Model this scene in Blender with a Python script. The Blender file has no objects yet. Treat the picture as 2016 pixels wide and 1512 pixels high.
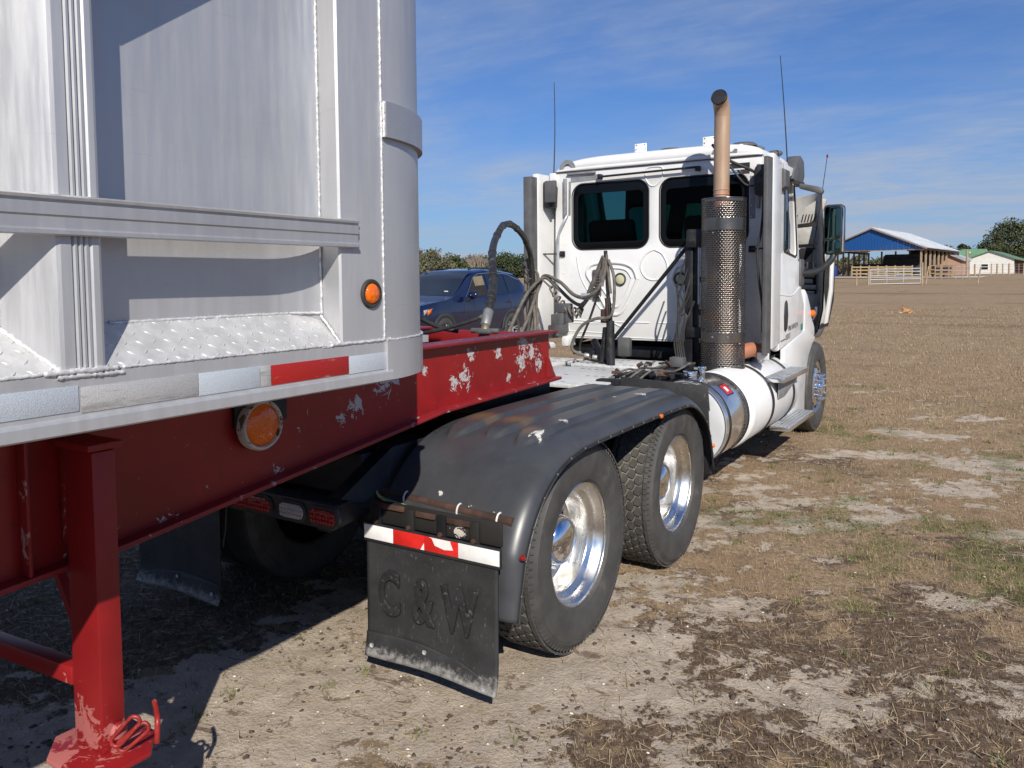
import bpy, bmesh, math, random
import numpy as np
from mathutils import Vector, Matrix
random.seed(7); RNG = np.random.default_rng(7)
scene = bpy.context.scene
COL = scene.collection
rad = math.radians
PI = math.pi

# ------------------------------------------------------------------ camera
cam_data = bpy.data.cameras.new('camera')
cam = bpy.data.objects.new('camera', cam_data); COL.objects.link(cam)
yaw, pit, rol = rad(32.0), rad(3.53), rad(-0.42)
F = Vector((-math.sin(yaw)*math.cos(pit), math.cos(yaw)*math.cos(pit), -math.sin(pit)))
R0 = F.cross(Vector((0, 0, 1))).normalized(); U0 = R0.cross(F)
Rv = R0*math.cos(rol)+U0*math.sin(rol); Uv = U0*math.cos(rol)-R0*math.sin(rol)
cm = Matrix((Rv, Uv, -F)).transposed().to_4x4(); cm.translation = Vector((2.91, -3.36, 1.79))
cam.matrix_world = cm
cam_data.sensor_width = 36.0; cam_data.lens = 36.0*1550.0/2016.0
cam_data.shift_x = 0.0; cam_data.shift_y = -(756.0-645.0)/2016.0
cam_data.clip_start = 0.05; cam_data.clip_end = 6000.0
scene.camera = cam

# ------------------------------------------------------------------ sky, sun, exposure
SUN_EL, SUN_ROT = rad(35.2), math.atan2(1.0, -1.2)
world = bpy.data.worlds.new('World'); scene.world = world; world.use_nodes = True
wn = world.node_tree; wn.nodes.clear()
def wnode(t, **k):
    n = wn.nodes.new(t)
    for a, b in k.items(): setattr(n, a, b)
    return n
wo = wnode('ShaderNodeOutputWorld'); wb = wnode('ShaderNodeBackground')
sky = wnode('ShaderNodeTexSky', sky_type='NISHITA', sun_disc=False)
sky.sun_elevation = SUN_EL; sky.sun_rotation = SUN_ROT
sky.air_density = 1.0; sky.dust_density = 0.3; sky.ozone_density = 2.0
wb.inputs['Strength'].default_value = 0.05
tc = wnode('ShaderNodeTexCoord'); sx = wnode('ShaderNodeSeparateXYZ')
wn.links.new(tc.outputs['Generated'], sx.inputs[0])
def wmath(op, a, b=None, clamp=False):
    n = wnode('ShaderNodeMath', operation=op, use_clamp=clamp)
    for i, v in enumerate((a, b)):
        if v is None: continue
        if isinstance(v, (int, float)): n.inputs[i].default_value = v
        else: wn.links.new(v, n.inputs[i])
    return n.outputs[0]
zc = wmath('ADD', wmath('MAXIMUM', sx.outputs['Z'], 0.0), 0.10)
cx = wmath('DIVIDE', sx.outputs['X'], zc); cyy = wmath('DIVIDE', sx.outputs['Y'], zc)
cmb = wnode('ShaderNodeCombineXYZ'); wn.links.new(cx, cmb.inputs[0]); wn.links.new(cyy, cmb.inputs[1])
def cloud(scale, rot, sc, det, lo, hi, dist=0.0, rough=0.55):
    mp = wnode('ShaderNodeMapping'); mp.inputs['Rotation'].default_value = (0, 0, rad(rot)); mp.inputs['Scale'].default_value = sc
    wn.links.new(cmb.outputs[0], mp.inputs['Vector'])
    nz = wnode('ShaderNodeTexNoise'); nz.inputs['Scale'].default_value = scale; nz.inputs['Detail'].default_value = det
    nz.inputs['Roughness'].default_value = rough; nz.inputs['Distortion'].default_value = dist
    wn.links.new(mp.outputs[0], nz.inputs['Vector'])
    mr = wnode('ShaderNodeMapRange', interpolation_type='SMOOTHSTEP'); mr.inputs['From Min'].default_value = lo; mr.inputs['From Max'].default_value = hi
    wn.links.new(nz.outputs['Fac'], mr.inputs['Value'])
    return mr.outputs[0]
big = cloud(0.36, 20, (1, 1.6, 1), 4, 0.36, 0.62, 0.4)
wisp = cloud(1.0, 35, (0.9, 1.5, 1), 8, 0.15, 0.88, 0.5, 0.58)
ripple = cloud(7.0, -25, (1.0, 2.4, 1), 6, 0.35, 0.75, 0.5, 0.6)
tex = wmath('ADD', wmath('MULTIPLY', wisp, 0.85), wmath('MULTIPLY', ripple, 0.15))
low = wnode('ShaderNodeMapRange', interpolation_type='SMOOTHSTEP'); low.inputs['From Min'].default_value = 0.34; low.inputs['From Max'].default_value = 0.04
low.inputs['To Min'].default_value = 0.0; low.inputs['To Max'].default_value = 1.0
wn.links.new(sx.outputs['Z'], low.inputs['Value'])
cov = wmath('ADD', wmath('MULTIPLY', wmath('MULTIPLY', big, tex), 0.85), wmath('MULTIPLY', wmath('MULTIPLY', tex, low.outputs[0]), 0.36))
cov = wmath('ADD', cov, wmath('MULTIPLY', low.outputs[0], 0.32), True)
tint = wnode('ShaderNodeMixRGB', blend_type='MULTIPLY'); tint.inputs['Fac'].default_value = 1.0
tint.inputs['Color2'].default_value = (0.42, 0.98, 1.80, 1)
wn.links.new(sky.outputs['Color'], tint.inputs['Color1'])
mx = wnode('ShaderNodeMixRGB'); wn.links.new(cov, mx.inputs['Fac']); wn.links.new(tint.outputs[0], mx.inputs['Color1'])
mx.inputs['Color2'].default_value = (7.2, 8.4, 10.6, 1)
wn.links.new(mx.outputs[0], wb.inputs['Color']); wn.links.new(wb.outputs[0], wo.inputs['Surface'])

sun_d = bpy.data.lights.new('sun', 'SUN'); sun = bpy.data.objects.new('sun', sun_d); COL.objects.link(sun)
sun_d.energy = 5.0; sun_d.angle = rad(0.5); sun_d.color = (1.0, 0.94, 0.84)
sdir = Vector((-1.0, 1.2, -1.1)).normalized()
sun.rotation_euler = sdir.to_track_quat('-Z', 'Y').to_euler(); sun.location = (20, -22, 22)
scene.view_settings.view_transform = 'Standard'; scene.view_settings.look = 'None'
scene.view_settings.exposure = 0.17; scene.view_settings.gamma = 1.0
scene.view_settings.use_curve_mapping = False

# ------------------------------------------------------------------ material helper
class NT:
    def __init__(s, name):
        s.m = bpy.data.materials.new(name); s.m.use_nodes = True
        s.t = s.m.node_tree; s.t.nodes.clear()
        s.out = s.n('ShaderNodeOutputMaterial'); s.b = s.n('ShaderNodeBsdfPrincipled')
        s.t.links.new(s.b.outputs[0], s.out.inputs['Surface'])
        s.tc = s.n('ShaderNodeTexCoord')
    def n(s, t, **k):
        n = s.t.nodes.new(t)
        for a, b in k.items(): setattr(n, a, b)
        return n
    def l(s, a, b): s.t.links.new(a, b)
    def val(s, sock, v):
        if isinstance(v, (int, float)): sock.default_value = v
        elif isinstance(v, (tuple, list)): sock.default_value = tuple(v)+((1,) if len(v) == 3 and len(sock.default_value) == 4 else ())
        else: s.l(v, sock)
    def noise(s, scale, detail=4, rough=0.55, stretch=None, dist=0.0, coord='Object', loc=None):
        v = s.tc.outputs[coord]
        if stretch or loc:
            mp = s.n('ShaderNodeMapping')
            if stretch: mp.inputs['Scale'].default_value = stretch
            if loc: mp.inputs['Location'].default_value = loc
            s.l(v, mp.inputs['Vector']); v = mp.outputs[0]
        nz = s.n('ShaderNodeTexNoise'); nz.inputs['Scale'].default_value = scale; nz.inputs['Detail'].default_value = detail
        nz.inputs['Roughness'].default_value = rough; nz.inputs['Distortion'].default_value = dist
        s.l(v, nz.inputs['Vector']); return nz.outputs['Fac']
    def mr(s, v, a, b, c=0.0, d=1.0, smooth=True):
        m = s.n('ShaderNodeMapRange'); m.interpolation_type = 'SMOOTHSTEP' if smooth else 'LINEAR'
        s.l(v, m.inputs['Value'])
        for k, x in zip(('From Min', 'From Max', 'To Min', 'To Max'), (a, b, c, d)): m.inputs[k].default_value = x
        return m.outputs[0]
    def math(s, op, a, b=None, clamp=False):
        n = s.n('ShaderNodeMath', operation=op, use_clamp=clamp)
        s.val(n.inputs[0], a)
        if b is not None: s.val(n.inputs[1], b)
        return n.outputs[0]
    def mix(s, f, a, b, mode='MIX'):
        n = s.n('ShaderNodeMixRGB', blend_type=mode)
        s.val(n.inputs['Fac'], f); s.val(n.inputs['Color1'], a); s.val(n.inputs['Color2'], b); return n.outputs[0]
    def bump(s, h, strength=0.3, dist=0.01):
        n = s.n('ShaderNodeBump'); n.inputs['Strength'].default_value = strength; n.inputs['Distance'].default_value = dist
        s.l(h, n.inputs['Height']); s.l(n.outputs[0], s.b.inputs['Normal'])
    def set(s, **k):
        for a, v in k.items(): s.val(s.b.inputs[a.replace('_', ' ')], v)

def M(name, col, rough=0.5, metal=0.0, var=0.15, vs=6.0, stretch=None, bump=0.0, bs=60.0, bd=0.004, dirt=None, rvar=0.1, coat=0.0):
    t = NT(name)
    nz = t.noise(vs, 5, 0.6, stretch)
    c = t.mix(t.mr(nz, 0.3, 0.7), tuple(x*(1-var) for x in col), tuple(min(1, x*(1+var)) for x in col))
    if dirt:
        dc, lo, hi, ds = dirt
        c = t.mix(t.mr(t.noise(ds, 8, 0.65), lo, hi), c, dc)
    t.set(Base_Color=c, Metallic=metal, Roughness=t.mr(t.noise(vs*2.3, 4, 0.6, stretch), 0.3, 0.7, max(0.02, rough-rvar), min(1, rough+rvar)))
    if coat: t.set(Coat_Weight=coat, Coat_Roughness=0.06)
    if bump: t.bump(t.noise(bs, 5, 0.6, stretch), bump, bd)
    return t.m

def flaky(name, col, under, spots, scale=16.0, rough=0.42, fine=0.0, lo=0.54, extra=None, var=0.18, metal=0.0, mw=0.30, stain=None):
    """paint that has come off in chips around the given places (object coordinates x, y, z, radius)"""
    t = NT(name)
    base = t.mix(t.mr(t.noise(3.0, 5, 0.6), 0.3, 0.7), tuple(x*(1-var) for x in col), tuple(x*(1+var) for x in col))
    if extra:
        base = t.mix(t.mr(t.noise(9, 7, 0.7, (1, 1, 1)), extra[1], extra[2]), base, extra[0])
    for (x, y, z, r, sc) in (stain or []):
        d = t.n('ShaderNodeVectorMath', operation='DISTANCE'); t.l(t.tc.outputs['Object'], d.inputs[0]); d.inputs[1].default_value = (x, y, z)
        base = t.mix(t.math('MULTIPLY', t.mr(t.math('ADD', d.outputs['Value'], t.math('MULTIPLY', t.noise(14, 6, 0.7), r*0.9)), r*1.4, r*0.45), 0.8), base, sc)
    m = None
    for (x, y, z, r) in spots:
        d = t.n('ShaderNodeVectorMath', operation='DISTANCE'); t.l(t.tc.outputs['Object'], d.inputs[0]); d.inputs[1].default_value = (x, y, z)
        v = t.mr(d.outputs['Value'], r, 0.0)
        m = v if m is None else t.math('MAXIMUM', m, v)
    nz = t.noise(scale, 8, 0.68, None, 0.9)
    if m is None: tot = nz
    else: tot = t.math('ADD', t.math('MULTIPLY', nz, 0.9), t.math('MULTIPLY', m, mw))
    if fine: tot = t.math('ADD', tot, t.math('MULTIPLY', t.noise(scale*6, 3), fine))
    f = t.mr(tot, lo+0.10, lo+0.125)
    t.set(Base_Color=t.mix(f, base, under), Roughness=t.mr(f, 0, 1, rough, 0.75), Metallic=metal)
    t.bump(t.math('SUBTRACT', 1.0, f), 0.25, 0.002)
    return t.m
# ------------------------------------------------------------------ mesh helpers
ROOTS = {}
def thing(name, label, cat, loc=(0, 0, 0), group=None):
    o = bpy.data.objects.new(name, None); COL.objects.link(o); o.location = loc
    o.empty_display_size = 0.2
    o['label'] = label; o['category'] = cat
    if group: o['group'] = group
    ROOTS[o.name] = Vector(loc)
    return o
def tag(o, label, cat, group=None):
    o['label'] = label; o['category'] = cat
    if group: o['group'] = group
    return o
def root_off(p):
    while p is not None and p.parent is not None: p = p.parent
    return Vector(p.location) if p is not None else Vector((0, 0, 0))

class MB:
    def __init__(s): s.v = []; s.f = []
    def add(s, vs, fs, mat=None):
        o = len(s.v)
        if mat is not None: vs = [tuple(mat @ Vector(v)) for v in vs]
        s.v += [tuple(v) for v in vs]; s.f += [tuple(i+o for i in f) for f in fs]; return s
    def box(s, x0, x1, y0, y1, z0, z1, mat=None):
        v = [(x0,y0,z0),(x1,y0,z0),(x1,y1,z0),(x0,y1,z0),(x0,y0,z1),(x1,y0,z1),(x1,y1,z1),(x0,y1,z1)]
        return s.add(v, [(0,3,2,1),(4,5,6,7),(0,1,5,4),(1,2,6,5),(2,3,7,6),(3,0,4,7)], mat)
    def bar(s, a, b, w, h, up=(0, 0, 1)):
        a = Vector(a); b = Vector(b); d = (b-a); L = d.length; d.normalize(); up = Vector(up)
        r = d.cross(up)
        if r.length < 1e-4: r = d.cross(Vector((1, 0, 0)))
        r.normalize(); u = r.cross(d)
        m = Matrix((r, d, u)).transposed().to_4x4(); m.translation = a
        return s.box(-w/2, w/2, 0, L, -h/2, h/2, m)
    def prism(s, poly, axis, a, b):
        n = len(poly)
        def P(p, t):
            if axis == 'x': return (t, p[0], p[1])
            if axis == 'y': return (p[0], t, p[1])
            return (p[0], p[1], t)
        v = [P(p, a) for p in poly]+[P(p, b) for p in poly]
        f = [tuple(range(n)), tuple(range(2*n-1, n-1, -1))]+[(i, i+n, (i+1) % n+n, (i+1) % n) for i in range(n)]
        return s.add(v, f)
    def tube(s, path, r, n=8, caps=True, closed=False):
        P = [Vector(p) for p in path]; m = len(P)
        rs = r if isinstance(r, (list, tuple)) else [r]*m
        T = []
        for i in range(m):
            a = P[(i-1) % m] if closed or i > 0 else P[i]; b = P[(i+1) % m] if closed or i < m-1 else P[i]
            T.append((b-a).normalized())
        u = T[0].orthogonal().normalized(); vs = []
        for i in range(m):
            u = (u-T[i]*u.dot(T[i]))
            if u.length < 1e-6: u = T[i].orthogonal()
            u.normalize(); w = T[i].cross(u)
            for k in range(n):
                a = 2*PI*k/n; vs.append(P[i]+(u*math.cos(a)+w*math.sin(a))*rs[i])
        fs = []
        for i in range(m if closed else m-1):
            j = (i+1) % m
            for k in range(n): fs.append((i*n+k, i*n+(k+1) % n, j*n+(k+1) % n, j*n+k))
        if caps and not closed: fs += [tuple(range(n-1, -1, -1)), tuple(range((m-1)*n, m*n))]
        return s.add(vs, fs)
    def lathe(s, prof, axis, c, n=32, a0=0.0, a1=2*PI):
        """prof: list of (radius, along axis)"""
        full = abs(a1-a0-2*PI) < 1e-6; k = n if full else n+1; vs = []
        for (r, t) in prof:
            for i in range(k):
                a = a0+(a1-a0)*i/n; p, q = r*math.cos(a), r*math.sin(a)
                if axis == 'x': vs.append((c[0]+t, c[1]+p, c[2]+q))
                elif axis == 'y': vs.append((c[0]+p, c[1]+t, c[2]+q))
                else: vs.append((c[0]+p, c[1]+q, c[2]+t))
        fs = []
        for j in range(len(prof)-1):
            for i in range(n):
                i2 = (i+1) % k if full else i+1
                fs.append((j*k+i, j*k+i2, (j+1)*k+i2, (j+1)*k+i))
        return s.add(vs, fs)
    def cyl(s, a, b, r, n=12, r2=None):
        return s.tube([a, b], [r, r if r2 is None else r2], n)
    def sphere(s, c, r, n=10, m=7, sc=(1, 1, 1)):
        prof = [(max(1e-4, math.sin(PI*i/m))*r, -math.cos(PI*i/m)*r) for i in range(m+1)]
        k = len(s.v); s.lathe(prof, 'z', (0, 0, 0), n)
        for i in range(k, len(s.v)):
            v = s.v[i]; s.v[i] = (c[0]+v[0]*sc[0], c[1]+v[1]*sc[1], c[2]+v[2]*sc[2])
        return s
    def grid(s, fn, nu, nv):
        vs = [fn(i/nu, j/nv) for i in range(nu+1) for j in range(nv+1)]
        fs = [(i*(nv+1)+j, (i+1)*(nv+1)+j, (i+1)*(nv+1)+j+1, i*(nv+1)+j+1) for i in range(nu) for j in range(nv)]
        return s.add(vs, fs)
    def build(s, name, mat, parent=None, bevel=0.0, smooth=35.0, label=None, solid=0.0, weld=True, loc=None, seg=2):
        off = root_off(parent) if loc is None else Vector(loc)
        me = bpy.data.meshes.new(name)
        me.from_pydata([tuple(Vector(v)-off) for v in s.v], [], s.f)
        bm = bmesh.new(); bm.from_mesh(me)
        if weld: bmesh.ops.remove_doubles(bm, verts=bm.verts, dist=1e-5)
        bmesh.ops.recalc_face_normals(bm, faces=bm.faces)
        if bevel > 0:
            ed = [e for e in bm.edges if len(e.link_faces) == 2 and e.calc_face_angle(0) > rad(30)]
            if ed: bmesh.ops.bevel(bm, geom=ed, offset=bevel, offset_type='OFFSET', segments=seg, profile=0.5, affect='EDGES', clamp_overlap=True)
        bm.to_mesh(me); bm.free()
        finish(me, smooth)
        return link(name, me, mat, parent, label, solid, None if loc is None else loc)
def finish(me, smooth=35.0):
    if smooth:
        me.polygons.foreach_set('use_smooth', [True]*len(me.polygons))
        me.set_sharp_from_angle(angle=rad(smooth))
def link(name, me, mat, parent=None, label=None, solid=0.0, loc=None):
    o = bpy.data.objects.new(name, me); COL.objects.link(o)
    if mat is not None: me.materials.append(mat)
    if parent is not None: o.parent = parent
    if loc is not None: o.location = loc
    if label: o['label'] = label
    if solid:
        md = o.modifiers.new('thickness', 'SOLIDIFY'); md.thickness = solid; md.offset = -1
    return o
def fastmesh(name, V, Fq, mat, parent=None, k=3, smooth=False):
    """big meshes from numpy arrays"""
    me = bpy.data.meshes.new(name); nf = len(Fq)
    me.vertices.add(len(V)); me.vertices.foreach_set('co', np.asarray(V, dtype=np.float32).ravel())
    me.loops.add(nf*k); me.loops.foreach_set('vertex_index', np.asarray(Fq, dtype=np.int32).ravel())
    me.polygons.add(nf); me.polygons.foreach_set('loop_start', np.arange(0, nf*k, k, dtype=np.int32))
    try: me.polygons.foreach_set('loop_total', np.full(nf, k, dtype=np.int32))
    except Exception: pass
    if smooth: me.polygons.foreach_set('use_smooth', np.ones(nf, dtype=bool))
    me.update(calc_edges=True); me.validate()
    return link(name, me, mat, parent)
def kids(o): return [c for c in bpy.data.objects if c.parent == o]
def dup(o, parent=None, loc=None, label=None):
    c = o.copy(); COL.objects.link(c); c.parent = parent
    if loc is not None: c.location = loc
    if label: c['label'] = label
    for ch in kids(o): dup(ch, c)
    return c
def rrect(w0, w1, h0, h1, r, n=6):
    pts = []
    for (cx_, cy_, a0) in ((w1-r, h1-r, 0), (w0+r, h1-r, 90), (w0+r, h0+r, 180), (w1-r, h0+r, 270)):
        for i in range(n+1):
            a = rad(a0+90*i/n); pts.append((cx_+r*math.cos(a), cy_+r*math.sin(a)))
    return pts
def panel(name, outer, holes, th, M4, mat, parent, bev=0.003, label=None, smooth=35):
    """flat plate with holes: a 2D curve extruded into a mesh, then put in place by M4 (u,v,thickness)"""
    cu = bpy.data.curves.new('tmp', 'CURVE'); cu.dimensions = '2D'; cu.fill_mode = 'BOTH'
    for pts in [outer]+holes:
        sp = cu.splines.new('POLY'); sp.points.add(len(pts)-1)
        for p, q in zip(sp.points, pts): p.co = (q[0], q[1], 0, 1)
        sp.use_cyclic_u = True
    cu.extrude = max(1e-4, th/2-bev); cu.bevel_depth = bev; cu.bevel_resolution = 1; cu.offset = -bev
    return from_curve(name, cu, M4, mat, parent, label, smooth)
def from_curve(name, cu, M4, mat, parent, label=None, smooth=35):
    ob = bpy.data.objects.new('tmp', cu); COL.objects.link(ob)
    dg = bpy.context.evaluated_depsgraph_get(); dg.update()
    me = bpy.data.meshes.new_from_object(ob.evaluated_get(dg)); me.name = name
    bpy.data.objects.remove(ob); bpy.data.curves.remove(cu)
    me.transform(Matrix.Translation(-root_off(parent)) @ M4)
    bm = bmesh.new(); bm.from_mesh(me); bmesh.ops.remove_doubles(bm, verts=bm.verts, dist=1e-5); bmesh.ops.recalc_face_normals(bm, faces=bm.faces); bm.to_mesh(me); bm.free()
    me.materials.clear(); finish(me, smooth)
    return link(name, me, mat, parent, label)
def text(name, body, size, th, M4, mat, parent, bev=0.0, sx_=1.0, offset=0.0, label=None):
    cu = bpy.data.curves.new('tmp', 'FONT'); cu.body = body; cu.size = size; cu.extrude = th; cu.bevel_depth = bev; cu.offset = offset
    cu.align_x = 'CENTER'; cu.align_y = 'CENTER'
    return from_curve(name, cu, M4 @ Matrix.Diagonal((sx_, 1, 1, 1)), mat, parent, label, 30)
def frame(u, v, o):
    u = Vector(u).normalized(); v = Vector(v).normalized(); w = u.cross(v)
    m = Matrix((u, v, w)).transposed().to_4x4(); m.translation = Vector(o); return m
def smoothpath(pts, n=8):
    P = [Vector(p) for p in pts]; out = []
    for i in range(len(P)-1):
        p0 = P[max(i-1, 0)]; p1 = P[i]; p2 = P[i+1]; p3 = P[min(i+2, len(P)-1)]
        for k in range(n):
            t = k/n
            out.append(0.5*((2*p1)+(p2-p0)*t+(2*p0-5*p1+4*p2-p3)*t*t+(3*p1-p0-3*p2+p3)*t*t*t))
    out.append(P[-1]); return out
def lerp(a, b, t): return a+(b-a)*t
def weld_bead(mb, a, b, r=0.006, step=0.006, seed=1):
    a = Vector(a); b = Vector(b); n = max(4, int((b-a).length/step)); rr = random.Random(seed)
    pts, rs = [], []
    for i in range(n+1):
        pts.append(a.lerp(b, i/n)+Vector((rr.uniform(-1, 1), rr.uniform(-1, 1), rr.uniform(-1, 1)))*r*0.16)
        rs.append(r*0.82*(1.0 if i % 2 else 0.78)*rr.uniform(0.9, 1.12))
    mb.tube(pts, rs, 6)
# ------------------------------------------------------------------ materials
def aluminium(name, col, metal=0.55, rough=0.42, dirtamt=0.35):
    t = NT(name)
    st = t.noise(5.0, 6, 0.65, (9, 9, 0.7)); bl = t.noise(2.2, 5, 0.6)
    c = t.mix(t.mr(st, 0.28, 0.72), tuple(x*0.96 for x in col), tuple(min(1, x*1.03) for x in col))
    c = t.mix(t.math('MULTIPLY', t.mr(bl, 0.40, 0.72), dirtamt), c, tuple(x*0.70 for x in col))
    scr = t.mr(t.noise(26, 2, 0.4, (0.25, 0.25, 5.0), 1.6), 0.70, 0.76)
    c = t.mix(t.math('MULTIPLY', scr, 0.18), c, (0.25, 0.25, 0.26))
    t.set(Base_Color=c, Metallic=metal, Roughness=t.mr(st, 0.3, 0.7, rough-0.06, rough+0.12))
    t.bump(t.math('ADD', t.noise(1.6, 3, 0.5), t.math('MULTIPLY', t.noise(7, 4, 0.6), 0.25)), 0.16, 0.02)
    return t.m
m_alu = aluminium('trailer_aluminium', (0.50, 0.505, 0.52), 0.55, 0.38, 0.3)
m_alu2 = aluminium('trailer_aluminium_post', (0.50, 0.505, 0.52), 0.5, 0.42, 0.25)
m_weld = M('weld_bead_aluminium', (0.60, 0.60, 0.61), 0.45, 0.35, 0.2, 60, bump=0.3, bs=300)
m_tread = M('tread_plate_aluminium', (0.56, 0.56, 0.56), 0.42, 0.4, 0.12, 20, bump=0.1, bs=90)
L_ = (0, -3, 0)   # trailer root
def sp(l): return [(x-L_[0], y-L_[1], z-L_[2], r) for (x, y, z, r) in l]
m_red = flaky('red_paint_chipped', (0.245, 0.008, 0.009), (0.44, 0.42, 0.41),
    sp([(0.5, -0.62, 1.31, .13), (0.5, -0.55, 1.34, .10), (0.5, -0.80, 1.24, .10), (0.5, -0.9, 1.2, .06), (0.5, 0.62, 1.42, .12), (0.5, 0.72, 1.36, .13), (0.5, 0.60, 1.30, .13),
        (0.5, 0.80, 1.28, .10), (0.5, 0.02, 1.27, .12), (0.5, -0.08, 1.25, .08), (0.5, 0.08, 1.39, .07), (0.5, 0.35, 1.37, .07), (0.5, -0.32, 1.34, .05), (0.5, -1.0, 1.36, .07),
        (0.5, 0.45, 1.22, .06), (0.5, -1.25, 1.05, .05), (0.52, -1.75, .98, .05)]), 30, 0.36, 0.05, 0.520, ((0.075, 0.012, 0.010), 0.56, 0.80), mw=0.20)
m_redflange = flaky('red_flange_worn', (0.22, 0.012, 0.014), (0.42, 0.30, 0.30), [], 8, 0.45, 0.10, 0.56)
m_redleg = flaky('red_leg_scuffed', (0.235, 0.009, 0.011), (0.40, 0.12, 0.11), sp([(0.6, -2.07, 0.45, .20), (0.66, -2.06, 0.40, .22), (.55, -2.1, .5, .16), (.58, -2.2, .41, .2), (.5, -2.1, .41, .15)]), 16, 0.42, 0.10, 0.60, ((0.12, 0.03, 0.025), 0.6, 0.85))
m_white = M('white_truck_paint', (0.68, 0.68, 0.675), 0.38, 0, 0.04, 3, coat=0.2, dirt=((0.46, 0.43, 0.39), 0.56, 0.9, 3.5))
m_white2 = M('white_tank_paint', (0.70, 0.70, 0.695), 0.4, 0, 0.04, 3, dirt=((0.5, 0.47, 0.42), 0.6, 0.9, 5.0))
m_primer = M('grey_bare_primer', (0.20, 0.20, 0.21), 0.6, 0, 0.15, 12)
m_tapegrey = M('grey_tape', (0.24, 0.24, 0.25), 0.55, 0.2, 0.2, 12)
m_black = M('black_plastic', (0.022, 0.023, 0.026), 0.5, 0, 0.25, 8, bump=0.06, bs=120)
m_blacksteel = M('black_frame_steel', (0.014, 0.015, 0.018), 0.5, 0.2, 0.4, 6, dirt=((0.10, 0.085, 0.07), 0.55, 0.85, 5.0), bump=0.1, bs=40)
m_rubber = M('black_rubber', (0.030, 0.029, 0.028), 0.72, 0, 0.25, 7, dirt=((0.13, 0.12, 0.10), 0.55, 0.95, 6.0), bump=0.12, bs=120, bd=0.003)
m_tyre = M('tyre_rubber', (0.055, 0.053, 0.051), 0.68, 0, 0.22, 7, dirt=((0.17, 0.155, 0.135), 0.56, 0.92, 5.0), bump=0.10, bs=90, bd=0.003)
m_lug = M('tyre_tread_rubber', (0.060, 0.058, 0.054), 0.75, 0, 0.2, 14, dirt=((0.20, 0.18, 0.15), 0.5, 0.9, 18.0), bump=0.12, bs=150)
m_dirtgroove = M('tyre_groove_dust', (0.17, 0.15, 0.12), 0.9, 0, 0.3, 30)
m_chrome = M('polished_chrome', (0.85, 0.86, 0.88), 0.06, 1.0, 0.03, 5, rvar=0.03)
def polished(name):
    t = NT(name)
    ring = t.noise(40, 4, 0.6, (0.2, 1, 1)); bl = t.noise(6, 6, 0.65)
    c = t.mix(t.mr(bl, 0.5, 0.85), (0.80, 0.79, 0.77), (0.52, 0.47, 0.40))
    t.set(Base_Color=c, Metallic=1.0, Roughness=t.mr(bl, 0.35, 0.75, 0.20, 0.40))
    t.bump(ring, 0.03, 0.002)
    return t.m
m_rim = polished('polished_aluminium_rim')
m_tankalu = M('polished_tank_aluminium', (0.80, 0.81, 0.83), 0.16, 0.95, 0.05, 4, rvar=0.06, dirt=((0.5, 0.5, 0.48), 0.6, 0.95, 4))
m_crimp = M('dull_crimp_steel', (.30, .30, .29), .5, .6, .2, 8)
m_galv = M('galvanised_steel', (0.52, 0.53, 0.54), 0.45, 0.6, 0.15, 8)
m_pipe = NT('heat_tinted_exhaust_pipe')
_a = m_pipe.noise(3, 5, 0.6, (3, 3, 0.8)); _z = m_pipe.n('ShaderNodeSeparateXYZ'); m_pipe.l(m_pipe.tc.outputs['Object'], _z.inputs[0])
_c = m_pipe.mix(m_pipe.mr(_a, 0.3, 0.7), (0.34, 0.225, 0.15), (0.43, 0.31, 0.22))
_c = m_pipe.mix(m_pipe.mr(m_pipe.math('ADD', _z.outputs['Z'], m_pipe.math('MULTIPLY', _a, 0.2)), 2.72, 2.52), _c, (0.40, 0.17, 0.10))
m_pipe.set(Base_Color=_c, Metallic=0.15, Roughness=0.5); m_pipe = m_pipe.m
m_rust = M('rusty_steel', (0.065, 0.034, 0.024), 0.85, 0.1, 0.5, 9, dirt=((0.05, 0.035, 0.03), 0.5, 0.75, 12), bump=0.2, bs=80)
m_rustbrown = M('rusty_muffler', (0.16, 0.09, 0.055), 0.7, 0.4, 0.5, 7)
m_shield = M('stainless_heat_shield', (0.16, 0.15, 0.14), 0.30, 0.85, 0.25, 3, (1, 1, 0.5), dirt=((0.30, 0.19, 0.12), 0.5, 0.8, 4))
m_fender = flaky('black_plastic_fender', (0.046, 0.048, 0.053), (0.50, 0.49, 0.46), [(1.10, -0.22, 1.09, .11), (1.09, 0.02, 1.1, .06), (1.08, 1.0, 1.1, .09), (1.0, .82, 1.1, .05), (.98, -.62, .82, .035), (1.12, -.60, .80, .045), (.8, -.6, .84, .03)], 26, 0.36, 0.05, 0.590,
    ((0.10, 0.075, 0.05), 0.60, 0.80), 0.2, stain=[(.67, -.05, 1.09, .14, (.16, .105, .045)), (.87, -.05, 1.09, .13, (.16, .105, .045)), (1.03, -.20, 1.09, .09, (.17, .11, .06)), (.95, .75, 1.09, .06, (.20, .08, .03)), (.8, .45, 1.09, .05, (.20, .08, .03))])
_f = NT('mudflap_rubber'); _z = _f.n('ShaderNodeSeparateXYZ'); _f.l(_f.tc.outputs['Object'], _z.inputs[0])
_c = _f.mix(_f.mr(_f.noise(5, 6, .65), .3, .7), (.017, .017, .018), (.034, .034, .036))
_c = _f.mix(_f.mr(_f.noise(55, 5, .75, (1.6, 1, .5)), .60, .72, 0, .8), _c, (.16, .155, .15))
_c = _f.mix(_f.mr(_f.math('ADD', _z.outputs['Z'], _f.math('MULTIPLY', _f.noise(24, 7, .75), .22)), .285, .215, 0, .9), _c, (.30, .29, .275))
_f.set(Base_Color=_c, Roughness=.62); _f.bump(_f.noise(70, 5, .6), .25, .003); m_flap = _f.m
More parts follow.
